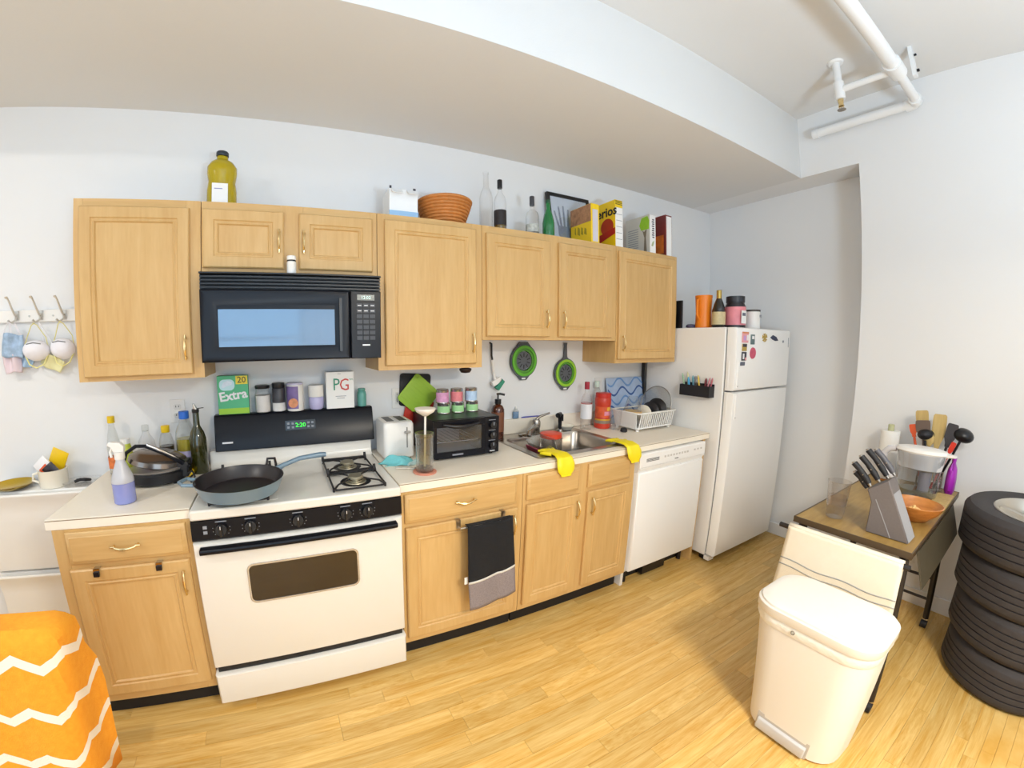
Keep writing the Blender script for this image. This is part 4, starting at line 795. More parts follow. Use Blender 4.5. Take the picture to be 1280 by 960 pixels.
# pot holders hanging on the wall
def pad(label, cx, cz, s, y, rot, mat):
    t = T('pot_holder', label, 'pot holder', (cx, y, cz), 0, 'silicone pot holders on the wall'); R2 = Matrix.Rotation(rot, 4, 'Y')
    lo = [[(x, yy_, z) for x, z in rrect(-s/2+i, s/2-i, -s/2+i, s/2-i, .018)] for i, yy_ in ((.003, 0), (0, -.002), (0, -.006), (.003, -.008))]
    P('pad', B().rings(lo).xf(R2), mat, t, local=True)
    for k in range(-3, 4): P('rib', B().box(-s*.42, s*.42, -.0100, -.0081, k*s*.12-.0025, k*s*.12+.0025).xf(R2), mat, t, local=True)
    P('hang_hole', B().tube([(.010*cos(a*pi/6)-s*.42, -.0105, .010*sin(a*pi/6)+s*.42) for a in range(12)], .002, 6, True).xf(R2), mat, t, local=True)
pad('black square pot holder, rearmost of the hanging three', 1.045, 1.235, .185, -.004, .06, M('black_silicone', '#18181a', .6))
pad('red square pot holder hanging behind the green one', 1.060, 1.105, .165, -.014, .25, M('red_silicone', '#c8321e', .55))
pad('lime green diamond-hung pot holder, frontmost of the hanging three', 1.058, 1.205, .185, -.030, .72, M('lime_silicone', '#9cc23c', .55, noise=(9, .06)))
# things hanging under the sink cabinet
def colander(label, cx, cz, R_, top, lower, hue):
    t = T('collapsible_colander', label, 'colander', (cx, -.01, cz), 0, 'green collapsible colanders on the wall'); Y = -.012
    def ring(r0, r1, y0, y1, m, nm): P(nm, B().rings([[(cx+r*cos(a*pi/20), y, cz+r*1.06*sin(a*pi/20)) for a in range(40)] for r, y in ((r0, Y-y0), (r0, Y-y1), (r1, Y-y1), (r1, Y-y0), (r0, Y-y0))], False, False), m, t)
    GY = M('colander_grey', '#565a60', .5); 
    ring(R_, R_*.93, .0, .016, GY, 'rim'); ring(R_*.925, R_*.76, .0, .022, hue, 'outer_fold'); ring(R_*.755, R_*.60, .0, .017, M('colander_green_dark', '#4d8a2c', .5), 'inner_fold')
    P('base_disc', B().cyl((cx, Y-.001, cz), (cx, Y-.012, cz), R_*.595, R_*.595, 32), GY, t)
    for a in range(10): P('drain_slot', B().box(-.003, .003, Y-.0135, Y-.0122, R_*.25, R_*.5).xf(Matrix.Translation((cx, 0, cz)) @ Matrix.Rotation(a*pi/5, 4, 'Y')), BLKSOFT, t)
    if top: P('handle', B().rings([[(cx-w_, Y, cz+z), (cx+w_, Y, cz+z), (cx+w_, Y-.010, cz+z), (cx-w_, Y-.010, cz+z)] for z, w_ in ((R_*1.0, .030), (R_*1.15, .014), (top-.02, .010), (top, .013))]), GY, t)
    else: P('upper_tab', B().prism([(cx-.055, cz+R_*.93), (cx+.055, cz+R_*.93), (cx+.030, cz+R_*1.2), (cx-.030, cz+R_*1.2)], 'y', Y, Y-.010), GY, t)
    P('lower_tab', B().prism([(cx-.045, cz-R_*.98), (cx+.045, cz-R_*.98), (cx+.022, cz-R_*1.24), (cx-.022, cz-R_*1.24)], 'y', Y, Y-.010), GY, t)
    P('tab_mark', B().box(cx-.014, cx+.014, Y-.0113, Y-.0102, cz-R_*1.18, cz-R_*1.08), WPLAS, t)
colander('green collapsible colander without a long handle, left of the pair', 1.775, 1.385, .100, 0, 0, M('colander_green', '#5fae2e', .5))
colander('lime collapsible strainer with a long grey handle, right of the pair', 2.120, 1.296, .094, .205, 0, M('colander_lime', '#93c930', .5))
t = T('dish_brush', 'dish brush with green bristles hanging on a hook', 'brush', (1.545, -.02, 1.25))
P('hook', B().tube([(1.537, -.003, 1.50), (1.537, -.02, 1.495), (1.537, -.024, 1.42), (1.540, -.028, 1.395)], .006, 8), BLACK, t)
P('handle', B().tube([(1.540, -.028, 1.40), (1.545, -.030, 1.35), (1.552, -.030, 1.30), (1.558, -.032, 1.275)], [.005, .008, .008, .011], 10), WPLAS, t)
P('head', B().box(-.035, .035, -.012, .012, -.016, .016).xf(Matrix.Translation((1.565, -.034, 1.262)) @ Matrix.Rotation(-.5, 4, 'Y')), WPLAS, t, bev=.003)
P('bristles', B().box(-.034, .034, -.012, .012, -.045, -.0165).xf(Matrix.Translation((1.565, -.034, 1.262)) @ Matrix.Rotation(-.9, 4, 'Y')), M('green_bristle', '#3f8f74', .8, noise=(120, .3), bump=(300, .6)), t)
S('round_knob', 'dark round knob under the corner of the tall wall cabinet', 'knob', B().lathe(1.300, -.14, 1.330, [(.001, 0), (.025, .004), (.034, .016), (.034, .026), (.014, .034), (.010, .0415)], 24), M('dark_brown', '#2c1714', .4), (1.300, -.14, 1.330))
# soap bottles
qx, qy = 1.548, -.085
t = bottle('soap_pump_bottle', 'amber pump bottle beside the toaster oven', 'soap bottle', qx, qy, ZW, [(.036, 0), (.039, .004), (.039, .185), (.030, .205), (.017, .214), (.017, .225)], M('amber_plastic', '#5a2814', .15, trans=.3, coat=.4), None, (.020, .218, .246, BLACK), [(.0394, .05, .17, M('brown_label', '#7a4a33', .5, noise=(30, .2)))])
P('pump_stem', B().cyl((qx, qy, ZW+.2465), (qx, qy, ZW+.272), .005, .005, 8), BLACK, t); P('pump_spout', B().tube([(qx-.010, qy, ZW+.277), (qx+.010, qy-.008, ZW+.279), (qx+.035, qy-.020, ZW+.273)], .007, 8), BLACK, t)
t = bottle('hand_soap', 'small clear pump bottle of pale blue soap on the backsplash', 'soap bottle', 1.728, -.0115, 1.0125, [(.0095, 0), (.0105, .003), (.0105, .05), (.005, .06), (.004, .068)], PLASG, (.046, liquid('blue_soap', '#8ab7e6')), (.006, .066, .08, WPLAS), sx=2.2)
S('toothbrush', 'slim blue and white brush lying along the backsplash edge', 'brush', B().rings([[(x, -.010-.004, 1.0128), (x, -.010+.004, 1.0128), (x, -.010+.003, 1.0128+h_), (x, -.010-.003, 1.0128+h_)] for x, h_ in ((1.775, .006), (1.80, .008), (1.86, .007), (1.93, .005))]), M('brush_blue', '#4a4fa8', .4), (1.85, -.010, 1.0128))
# bottles right of the sink
bottle('vodka_bottle', 'clear bottle with red cap and white label right of the sink', 'bottle', 2.235, -.115, ZW, [(.035, 0), (.038, .004), (.038, .19), (.030, .225), (.015, .25), (.014, .285)], GLASS, None, (.0165, .275, .325, M('wine_red_cap', '#a8293a', .4)), [(.0385, .075, .175, M('white_label', '#ebe8ea', .5, noise=(30, .06))), (.0386, .177, .182, M('crimson_card', '#b3271c', .5))])
t = bottle('red_jar', 'large orange-red plastic jar beside the red-capped bottle', 'jar', 2.375, -.130, ZW, [(.050, 0), (.055, .005), (.055, .06), (.051, .075), (.051, .155), (.055, .165), (.055, .205), (.050, .215)], REDP, None, (.053, .2155, .245, M('red_lid', '#c52a1c', .35)), [(.0515, .078, .152, M('fiery_label', '#d8562a', .5, noise=(22, .5)))])
def arc(nm, r, a0, a1, z0, z1, m): P(nm, B().grid(lambda u, v: (2.375+r*cos(radians(a0+(a1-a0)*u)), -.130+r*sin(radians(a0+(a1-a0)*u)), ZW+z0+(z1-z0)*v), 10, 2), m, t)
arc('pink_print', .0522, 238, 330, .092, .120, M('rose_label', '#e08a9c', .5, noise=(40, .25))); arc('sun_print', .0522, 258, 325, .124, .150, M('sun_label', '#e8a63a', .5, noise=(45, .4)))
arc('yellow_band', .0558, 160, 345, .058, .068, M('gold_band', '#d9a62a', .5)); arc('grey_band', .0557, 160, 345, .036, .057, M('grey_band', '#8d7a6a', .5, noise=(50, .3)))
bottle('spice_shaker', 'small clear shaker with pale green cap behind the red jar', 'bottle', 2.395, -.048, ZW, [(.022, 0), (.024, .004), (.024, .25), (.014, .275)], PLASG, None, (.016, .275, .318, M('pale_green_cap', '#cfe0d4', .4)))
# patterned board behind the dish rack
t = T('patterned_tray', 'blue wave-patterned tray leaning on the wall behind the dish rack', 'tray', (2.70, -.04, ZW))
TM = Matrix.Translation((2.70, -.075, ZW+.001)) @ Matrix.Rotation(radians(-9), 4, 'X')
P('tray', B().box(-.195, .195, -.005, .005, 0, .335).xf(TM), M('pale_blue_board', '#a9bcd8', .45, noise=(14, .25)), t, bev=.003)
for j in range(5):
    z = .03 + j*.068
    def wv_(u, d=0): return (-.19+.38*u, max(.006, min(.328, z+.030*sin(u*13+j*.9)+d)))
    n = 26; b = B()
    b.rings([[(wv_(i/n)[0], -.0075, wv_(i/n)[1]-.007), (wv_(i/n)[0], -.0075, wv_(i/n)[1]+.007), (wv_(i/n)[0], -.0052, wv_(i/n)[1]+.007), (wv_(i/n)[0], -.0052, wv_(i/n)[1]-.007)] for i in range(n+1)])
    P('wave_print', b.xf(TM), M('navy_wave', '#3c5f9e', .45) if j % 2 else M('mid_wave', '#6f97cc', .45), t)
S('black_strip', 'thin black strip standing on end between wall cabinet and refrigerator', 'tray', B().box(2.884, 2.892, -.058, -.026, ZW, 1.3710), BLACK, (2.88, -.09, ZW), bev=.003)  # narrow upright black slab on the countertop
# dish rack
DX0, DX1, DY0, DY1, DZ0, DZ1 = 2.455, 2.850, -.375, -.130, ZW+.018, ZW+.125
t = T('dish_rack', 'white slatted dish drainer beside the refrigerator', 'dish rack', ((DX0+DX1)/2, -.25, ZW))
def rail(z, i): return B().tube([(x, y, z) for x, y in rrect(DX0+i, DX1-i, DY0+i, DY1-i, .02, 4)], .0055, 8, True)
P('top_rail', rail(DZ1, 0), WPLAS, t); P('bottom_rail', rail(DZ0+.004, .018), WPLAS, t)
P('end_panel', B().rings([[(DX0-.002, DY0+.02, DZ1-.002), (DX0-.002, DY1-.02, DZ1-.002), (DX0+.004, DY1-.02, DZ1-.002), (DX0+.004, DY0+.02, DZ1-.002)], [(DX0+.014, DY0+.03, DZ0+.008), (DX0+.014, DY1-.03, DZ0+.008), (DX0+.020, DY1-.03, DZ0+.008), (DX0+.020, DY0+.03, DZ0+.008)]]), WPLAS, t)
for k in range(17):
    x = DX0+.030+k*(DX1-DX0-.06)/16
    P('slat', B().rings([[(x-.0042, DY0-.002, DZ1-.003), (x+.0042, DY0-.002, DZ1-.003), (x+.0042, DY0+.003, DZ1-.003), (x-.0042, DY0+.003, DZ1-.003)], [(x-.0042, DY0+.016, DZ0+.008), (x+.0042, DY0+.016, DZ0+.008), (x+.0042, DY0+.021, DZ0+.008), (x-.0042, DY0+.021, DZ0+.008)]]), WPLAS, t)
for k in range(14):
    x = DX0+.04+k*(DX1-DX0-.08)/13
    P('floor_slat', B().box(x-.004, x+.004, DY0+.022, DY1-.022, DZ0, DZ0+.005), WPLAS, t)
for x in (DX0+.035, DX1-.035):
    for y in (DY0+.035, DY1-.035): P('foot', B().cyl((x, y, ZW), (x, y, DZ0+.002), .010, .012, 12), WPLAS, t)
zr_ = DZ0+.0055
def plate(label, x, y, R_, mat, lean, name='plate', cat='plate', group=None, knob=False):
    t = T(name, label, cat, (x, y, zr_), 0, group); Mx = Matrix.Translation((x, y, zr_+R_*cos(lean)+.001)) @ Matrix.Rotation(pi/2-.0, 4, 'Y') @ Matrix.Rotation(lean, 4, 'Y')
    P('disc', B().lathe(0, 0, 0, [(R_*.55, .0), (R_*.62, .001), (R_*.97, .012), (R_, .014), (R_*.97, .016), (R_*.6, .005), (.001, .004)], 36).xf(Mx), mat, t)
    if knob:
        P('rim', B().tube([(R_*cos(a*pi/24), R_*sin(a*pi/24), .014) for a in range(48)], .004, 6, True).xf(Mx), STEEL, t); P('knob', B().lathe(0, 0, 0, [(.006, -.004), (.006, -.018), (.016, -.024), (.016, -.032), (.001, -.034)], 16).xf(Mx), BLACK, t)
    return t
plate('round clear glass lid with steel rim, rightmost in the dish rack', 2.800, -.225, .130, glass('lid_glass', '#f2f3f3', .3, .12), .22, 'glass_cover', 'lid', knob=True)
t = T('black_pan', 'small black frying pan standing in the dish rack', 'pan', (2.745, -.29, zr_)); Mx = Matrix.Translation((2.740, -.270, zr_+.0925)) @ Matrix.Rotation(pi/2+.12, 4, 'Y')
P('pan_body', B().lathe(0, 0, 0, [(.060, 0), (.064, .002), (.086, .028), (.088, .028), (.064, .005), (.001, .004)], 32).xf(Mx), IRON, t)
plate('dark plate in the middle of the dish rack', 2.685, -.27, .078, M('dark_plate', '#2a2a2e', .3), .10, group='plates in the dish rack')
plate('white plate left of the dark plate in the dish rack', 2.625, -.265, .068, CERAM, .10, group='plates in the dish rack')
bottle('glass_jug', 'upturned clear plastic jug draining in the dish rack', 'jug', 2.545, -.245, zr_, [(.066, 0), (.068, .01), (.060, .10), (.045, .16), (.036, .19), (.030, .20)], PLASG, None, None, [(.0625, .08, .10, M('amber_film', '#e2bb82', .4))])
bottle('drinking_glass', 'clear tumbler beside the white end of the dish rack', 'glass', 2.415, -.215, ZW, [(.030, 0), (.032, .004), (.038, .115), (.040, .135)], GLASS, None, None)
S('bottle_stopper', 'black rubber stopper lying beside the dish rack', 'stopper', B().lathe(2.405, -.300, ZW, [(.018, 0), (.023, .004), (.022, .022), (.012, .028), (.001, .029)], 20), BLKSOFT, (2.405, -.300, ZW))
# in the sink
zk = .7632
t = bottle('plastic_jar', 'big clear jar with a red-orange lid standing in the sink', 'jar', 1.800, -.285, zk, [(.060, 0), (.066, .006), (.068, .12), (.062, .16), (.052, .178)], GLASS, None, (.064, .178, .206, M('red_orange_lid', '#e2482a', .4)))
t = T('food_container', 'clear food container with a pink lid leaning in the sink', 'container', (1.66, -.33, zk)); CMx = Matrix.Translation((1.690, -.385, zk+.115)) @ Matrix.Rotation(-.5, 4, 'Y') @ Matrix.Scale(1.25, 4)
P('tub', B().rings([[(x, y, z) for x, y in rrect(-a, a, -b_, b_, .02)] for a, b_, z in ((.028, .065, -.075), (.034, .075, .075), (.036, .077, .078), (.033, .074, .074), (.027, .063, -.072))]).xf(CMx), PLASG, t)
P('lid_edge', B().box(-.040, -.0355, -.072, .072, -.07, .06).xf(CMx), M('raspberry', '#b0465c', .4), t)
t = T('food_container', 'white rectangular container lying in the right of the sink', 'container', (1.97, -.34, zk))
P('tub', B().rings([[(x, y, zk+z) for x, y in rrect(1.90+i, 2.055-i, -.425+i, -.255-i, .03)] for i, z in ((.014, 0), (.004, .07), (0, .078), (.005, .078), (.018, .004))]), glass('frosted_tub', '#e9ecef', .3, .25), t)
for x, y, lb in ((1.905, -.215, 'small drinking glass at the back of the sink beside the red-lidded jar'), ):
    bottle('drinking_glass', lb, 'glass', x, y, zk, [(.026, 0), (.028, .004), (.034, .15), (.036, .152)], glass('brown_tint_glass', '#cbbfae', .4), None, None)
bottle('small_bowl', 'small white bowl at the back right of the sink rim', 'bowl', 2.085, -.088, .9185, [(.028, 0), (.036, .004), (.055, .030), (.057, .032)], CERAM, None, None)
# rubber gloves
GLOVE = M('yellow_rubber', '#f2dc1e', .45, noise=(20, .06), bump=(60, .25))
def glove(label, x, flip, ang):
    t = T('rubber_glove', label, 'glove', (x, -.57, ZW+.006), 0, 'yellow rubber gloves hanging over the worktop edge')
    path = [(0, .075, .013), (0, .03, .015), (0, -.020, .016), (0, -.048, .004), (0, -.060, -.025), (0, -.064, -.055), (0, -.066, -.082)]
    wd = [.034, .038, .043, .049, .056, .052, .030]; th = [.008, .010, .012, .014, .014, .012, .006]
    loops = []
    for (px_, py_, pz_), w_, h_ in zip(path, wd, th):
        i = path.index((px_, py_, pz_)); a = path[max(0, i-1)]; c = path[min(len(path)-1, i+1)]; d = Vector((0, c[1]-a[1], c[2]-a[2])).normalized(); nrm = Vector((0, -d.z, d.y))
        if nrm.z < 0 and i < 4: nrm = -nrm
        if i >= 4 and nrm.y > 0: nrm = -nrm
        sh = ang*(i/6)
        loops.append([Vector((w_*cos(k*pi/8)+sh, py_, pz_)) + nrm*h_*sin(k*pi/8)*(1+.35*sin(3*k*pi/8)) for k in range(16)])
    P('palm_and_cuff', B().rings(loops), GLOVE, t, local=True)
    P('cuff_roll', B().tube([loops[-1][k] for k in range(16)], .0035, 6, True), GLOVE, t, local=True)
    for k in range(4):
        fx = -.024+.016*k
        P('finger', B().tube([(fx, .070, .013), (fx*1.5, .095, .013), (fx*1.9+.004*flip, .118 if k in (1, 2) else .108, .008)], [.010, .009, .006], 8), GLOVE, t, local=True)
    P('thumb', B().tube([(flip*.030, .02, .012), (flip*.056, .045, .012), (flip*.066, .066, .009)], [.012, .010, .007], 8), GLOVE, t, local=True)
glove('left yellow rubber glove draped over the sink edge', 1.625, -1, .0); glove('right yellow rubber glove draped over the counter edge by the dishwasher', 2.112, 1, .02)
# towel bar and towel on the drawer cabinet
t = T('towel_bar', 'steel over-door towel bar on the drawer cabinet', 'towel bar', (1.15, -.64, .70))
for x in (1.028, 1.262): P('bracket', B().box(x-.010, x+.010, -.629, -.607, .7145, .7165).box(x-.010, x+.010, -.6305, -.628, .675, .7165).tube([(x, -.630, .682), (x, -.648, .676), (x, -.658, .684)], .005, 8), STEEL, t)
P('bar', B().cyl((1.022, -.660, .688), (1.268, -.660, .688), .006, .006, 12), STEEL, t)
t = T('dish_towel', 'black dish towel with grey woven border hanging on the towel bar', 'towel', (1.16, -.66, .45))
def towel(u, v, z0, z1, off=0):
    x = 1.052 + .232*u + .010*(1-v)*(2*u-1) + .012*(1-v); y = -.6715 - .010*(1+sin(u*5.2+.6))*(.35+.65*(1-v)) - .010*(u > .62)*sin((u-.62)/.38*pi) + off
    return (x, y, z0 + (z1-z0)*v + .010*(u-.4)*(1-v)*1.5 + (.012*max(0, u-.7)/.3))
P('black_cloth', B().grid(lambda u, v: towel(u, v, .432, .697), 24, 14), M('black_terry', '#17171a', .95, noise=(60, .3), bump=(400, .6)), t, thick=.006)
P('border', B().grid(lambda u, v: towel(u, v*.999-.0, .282, .4225, -.002) if False else (towel(u, 0, .432, .697)[0]+.010*(1-v), towel(u, 0, .432, .697)[1]-.003*(1-v), towel(u, 0, .432, .697)[2]-.008-.145*(1-v)), 24, 8), M('grey_weave', '#8b8080', .9, noise=(260, .5), bump=(300, .6)), t, thick=.005)
P('white_stripe', B().grid(lambda u, v: (towel(u, 0, .432, .697)[0], towel(u, 0, .432, .697)[1]-.004, towel(u, 0, .432, .697)[2]-.010+.010*v), 24, 1), M('white_terry', '#d9d4cc', .95, bump=(300, .5)), t, thick=.004)
P('fold_over', B().grid(lambda u, v: (1.052+.232*u, -.660-.0115*cos(pi*v), .6965+.0035*sin(pi*v)), 12, 6), M('black_terry', '#17171a', .95), t, thick=.004)
P('care_tag', B().box(1.040, 1.056, -.676, -.673, .41, .445), WPLAS, t)

# ------------------------------------------------------------------ on and beside the refrigerator
zf = FZ + .0005
t = T('orange_pitcher', 'orange plastic pitcher on top of the refrigerator', 'pitcher', (3.02, -.44, zf))
P('jug', B().lathe(3.02, -.44, zf, [(.050, 0), (.054, .005), (.051, .10), (.055, .195), (.057, .225), (.054, .225), (.048, .10), (.048, .008), (.001, .006)], 28), ORG, t)
P('spout', B().prism([(3.065, zf+.185), (3.105, zf+.222), (3.062, zf+.225)], 'y', -.462, -.418), ORG, t, bev=.004); P('handle', B().tube([(2.968, -.44, zf+.20), (2.945, -.44, zf+.19), (2.943, -.44, zf+.09), (2.970, -.44, zf+.06)], .008, 8), ORG, t)
bottle('beer_bottle', 'dark bottle with gold foil neck between pitcher and tub', 'bottle', 3.015, -.555, zf, [(.040, 0), (.043, .004), (.043, .115), (.030, .16), (.015, .20), (.013, .235)], M('dark_bottle_glass', '#14110d', .08, coat=.6), None, (.0165, .192, .252, M('gold_foil', '#b59a52', .35, .7)), [(.0434, .02, .105, M('tan_label', '#c6b68c', .5, noise=(40, .3)))])
t = bottle('supplement_tub', 'large tub with black lid and pink-red label on the refrigerator', 'tub', 3.135, -.605, zf, [(.062, 0), (.066, .004), (.066, .145), (.056, .165), (.056, .17)], M('black_tub', '#24242a', .35), None, (.060, .1705, .215, M('navy_lid', '#23262f', .35)), [(.0666, .02, .142, M('pink_red_label', '#e58a94', .5, noise=(14, .35)))])
P('white_panel', B().prism([(3.088, zf+.03), (3.150, zf+.03), (3.150, zf+.115), (3.088, zf+.115)], 'y', -.6755, -.6735), PAPERW, t); P('dark_print', B().box(3.098, 3.138, -.6765, -.6757, zf+.08, zf+.10), M('slate_print', '#5c5f6e', .5), t)
t = bottle('white_canister', 'white canister with dark lid rim, rightmost on the refrigerator', 'canister', 3.330, -.625, zf, [(.050, 0), (.052, .004), (.052, .115), (.050, .12)], WPLAS, None, (.053, .1205, .134, M('dark_rim', '#3a3532', .4)))
P('badge', B().box(3.330, 3.355, -.6785, -.6765, zf+.08, zf+.098), PRT, t)
S('small_case', 'small dark purple case lying on the refrigerator', 'case', B().lathe(2.975, -.375, zf, [(.030, 0), (.040, .006), (.040, .018), (.028, .026), (.001, .028)], 20, 1, .8), M('dark_purple', '#3d3556', .4, noise=(30, .4)), (2.975, -.375, zf))
S('black_board', 'thin black board standing on the refrigerator beside the wall cabinet', 'board', B().box(2.926, 2.942, -.33, -.06, zf, zf+.195), BLACK, (2.934, -.2, zf), bev=.002)
# caddy on the fridge side
t = T('magnetic_caddy', 'black pen caddy stuck on the side of the refrigerator', 'caddy', (2.89, -.49, 1.15))
cx0, cx1, cy0, cy1, cz0, cz1 = 2.858, 2.9215, -.605, -.385, 1.150, 1.225
P('front_panel', B().box(cx0, cx0+.003, cy0, cy1, cz0, cz1), BLKSOFT, t); P('back_panel', B().box(cx1-.003, cx1-.0003, cy0, cy1, cz0, cz1+.012), BLKSOFT, t); P('bottom_panel', B().box(cx0+.0035, cx1-.0035, cy0, cy1, cz0, cz0+.003), BLKSOFT, t)
for y in (cy0, cy1-.003): P('side_panel', B().box(cx0+.0035, cx1-.0035, y, y+.003, cz0+.0035, cz1), BLKSOFT, t)
P('divider', B().box(cx0+.0035, cx1-.0035, -.50, -.497, cz0+.0035, cz1-.01), BLKSOFT, t)
def pen(label, y, x, tilt, h, mat, tip=None, r=.006, name='pen', lean=0):
    t2 = T(name, label, 'pen' if name == 'pen' else name.split('_')[-1], (x, y, cz0+.0045), 0, 'pens and clips in the refrigerator caddy'); p0 = Vector((x, y, cz0+.006)); p1 = p0 + Vector((lean, tilt, h))
    P('barrel', B().cyl(p0, p1, r, r, 10), mat, t2); P('tip', B().cyl(p1+(p1-p0)*.005, p1 + (p1-p0)*.13, r*.9, r*.4, 10), tip or mat, t2)
pen('pale green pen leaning far left in the caddy', -.410, 2.895, .030, .125, M('pen_green', '#9fc2a0', .4)); pen('cream pen second from left in the caddy', -.424, 2.905, .012, .135, M('pen_cream', '#d8cfa0', .4))
pen('bright blue marker in the left compartment of the caddy', -.445, 2.885, .012, .105, M('pen_blue', '#4aa8d8', .4), r=.008); pen('teal marker beside the blue marker in the caddy', -.466, 2.905, .012, .115, M('pen_teal', '#6fa9b4', .4), r=.007)
pen('yellow pencil in the middle of the caddy', -.520, 2.895, .020, .120, M('pen_yellow', '#e0bf4a', .4)); pen('dark red marker in the right compartment of the caddy', -.545, 2.905, -.006, .105, M('pen_maroon', '#7c3038', .4), r=.008)
pen('pink pen leaning right in the caddy', -.562, 2.890, -.024, .112, M('pen_pink', '#c88792', .4)); pen('rose-coloured pen rightmost in the caddy', -.580, 2.900, -.018, .110, M('pen_rose', '#b8626e', .4), r=.005)
S('glue_bottle', 'small pale plastic bottle standing in the middle of the caddy', 'bottle', B().lathe(2.890, -.483, cz0+.0045, [(.012, 0), (.013, .002), (.013, .085), (.006, .098), (.006, .108), (.010, .110), (.010, .128), (.001, .13)], 16), glass('milky_plastic', '#e6e6ea', .2, .25), (2.890, -.483, cz0+.0045))

# ------------------------------------------------------------------ pedal bin
t = T('pedal_bin', 'white plastic pedal bin with flat lid in front of the cart', 'bin', (2.055, -1.675, 0))
BINW = M('bin_plastic', '#e9e4dc', .45, noise=(5, .012)); BX0, BX1, BY0, BY1 = 1.900, 2.215, -1.880, -1.470
def br(i, z, r=.10):
    k_ = max(0, 1-z/.47); return [(x, y, z) for x, y in rrect(BX0+i, BX1-i, BY0+i-.012*k_, BY1-i-.040*k_, r, 6)]
b = B(); b.rings([br(.020, .004), br(.012, .012), br(-.004, .475), br(-.004, .500)], True, True); P('bin_body', b, BINW, t)
P('bag_edge', B().rings([br(-.006, .468), br(-.012, .488), br(-.010, .512), br(-.003, .520)], False, False), M('bag_white', '#f0eee8', .35, bump=(60, .8)), t, label='white bin bag edge showing under the lid')
P('lid_rim', B().rings([br(-.014, .512), br(-.016, .516), br(-.016, .545), br(-.012, .549)]), BINW, t)
P('lid_top', B().rings([br(-.010, .5495), br(-.008, .556), br(.006, .562), br(.02, .563)]), BINW, t)
P('lock_emblem', B().tube([(BX0-.0165, -1.630+.006*cos(a*pi/5), .494+.007*sin(a*pi/5)) for a in range(10)], .0018, 6, True), M('grey_emblem', '#8a857d', .4), t)
P('pedal_recess', B().box(BX0+.0100, BX0+.0162, -1.795, -1.585, .006, .080), M('recess_grey', '#c3bdb5', .6), t)
P('pedal', B().prism([(BX0+.0095, .012), (BX0-.004, .012), (BX0-.008, .020), (BX0-.002, .056), (BX0+.0095, .062)], 'y', -1.788, -1.592), M('pedal_grey', '#c9c8c8', .4), t, bev=.003, label='grey foot pedal')

# ------------------------------------------------------------------ rolling cart with things on it
CX0, CX1, CY0, CY1, CZ = 2.372, 3.500, -1.830, -1.385, .740
FRAME = M('cart_black', '#1f1a19', .4, noise=(12, .2)); CTOP = wood('cart_top', '#8a6a34', '#ad8d50', (1.0, 6, 6), .4)
t = T('rolling_cart', 'brown-topped folding cart with black metal frame on casters', 'cart', ((CX0+CX1)/2, (CY0+CY1)/2, 0))
P('table_top', B().box(CX0, CX1, CY0, CY1, CZ-.006, CZ), CTOP, t)
P('top_edge', B().box(CX0-.006, CX0-.0005, CY0-.006, CY1+.006, CZ-.026, CZ+.001).box(CX1+.0005, CX1+.006, CY0-.006, CY1+.006, CZ-.026, CZ+.001).box(CX0, CX1, CY0-.006, CY0-.0005, CZ-.026, CZ+.001).box(CX0, CX1, CY1+.0005, CY1+.006, CZ-.026, CZ+.001).box(CX0, CX1, CY0, CY1, CZ-.026, CZ-.0065), M('cart_edge', '#4d3c28', .4), t)
legs = [(CX0+.035, CY0+.025, -.02, -.045), (CX0+.035, CY1-.025, -.02, .02), (CX1-.20, CY0+.025, .02, -.045), (CX1-.20, CY1-.025, .02, .02)]
for x, y, dx, dy in legs:
    P('leg', B().cyl((x, y, CZ-.027), (x+dx, y+dy, .052), .018, .016, 12), FRAME, t)
    q = P('caster', B().box(x+dx-.012, x+dx+.012, y+dy-.014, y+dy+.014, .030, .056), CHROME, t)
    P('wheel', B().cyl((x+dx-.010, y+dy-.016, .023), (x+dx-.010, y+dy+.016, .023), .0225, .0225, 18), BLKSOFT, q)
def at(k, z):
    x, y, dx, dy = legs[k]; f_ = (CZ-.027-z)/(CZ-.027-.052); return Vector((x+dx*f_, y+dy*f_, z))
for z, nm in ((.165, 'lower_rail'), (.290, 'upper_rail')):
    for a, c in ((0, 1), (2, 3), (1, 3)):
        if nm == 'upper_rail' and (a, c) == (1, 3): continue
        P(nm, B().cyl(at(a, z), at(c, z), .008, .008, 10), FRAME, t)
P('drop_leaf', B().prism([(CY0-.008, CZ-.012), (CY0-.014, CZ-.008), (CY0-.060, CZ-.150), (CY0-.054, CZ-.153)], 'x', CX0+.055, CX1-.25), M('leaf_green_brown', '#4a4334', .4, noise=(9, .15)), t)
P('handle_bar', B().cyl((CX0-.040, CY0-.015, CZ-.045), (CX0-.040, CY1+.045, CZ-.045), .011, .011, 14), FRAME, t)
for y in (CY0+.02, CY1-.02): P('handle_bracket', B().box(CX0-.044, CX0+.03, y-.006, y+.006, CZ-.048, CZ-.042), FRAME, t)
t = T('linen_towel', 'cream linen towel with two grey stripes hung over the cart handle', 'towel', (CX0-.05, -1.61, .45))
def lt(u, v):
    y = CY1+.003 - (CY1-CY0-.005)*u; z = CZ-.033 - .315*v - .012*sin(pi*u)*v
    return (CX0-.0545 - .006*sin(u*7+.5)*v - .010*v*v, y + .018*v*(.5-u)*2, z)
P('front_fall', B().grid(lt, 26, 20), M('cream_linen', '#eee4d0', .9, noise=(30, .03), bump=(260, .35)), t, thick=.003)
P('fold_over', B().grid(lambda u, v: (CX0-.040-.0145*cos(pi*v), CY1+.003-(CY1-CY0-.005)*u, CZ-.033+.0095*sin(pi*v)+.0), 10, 8), M('cream_linen', '#eee4d0', .9), t, thick=.002)
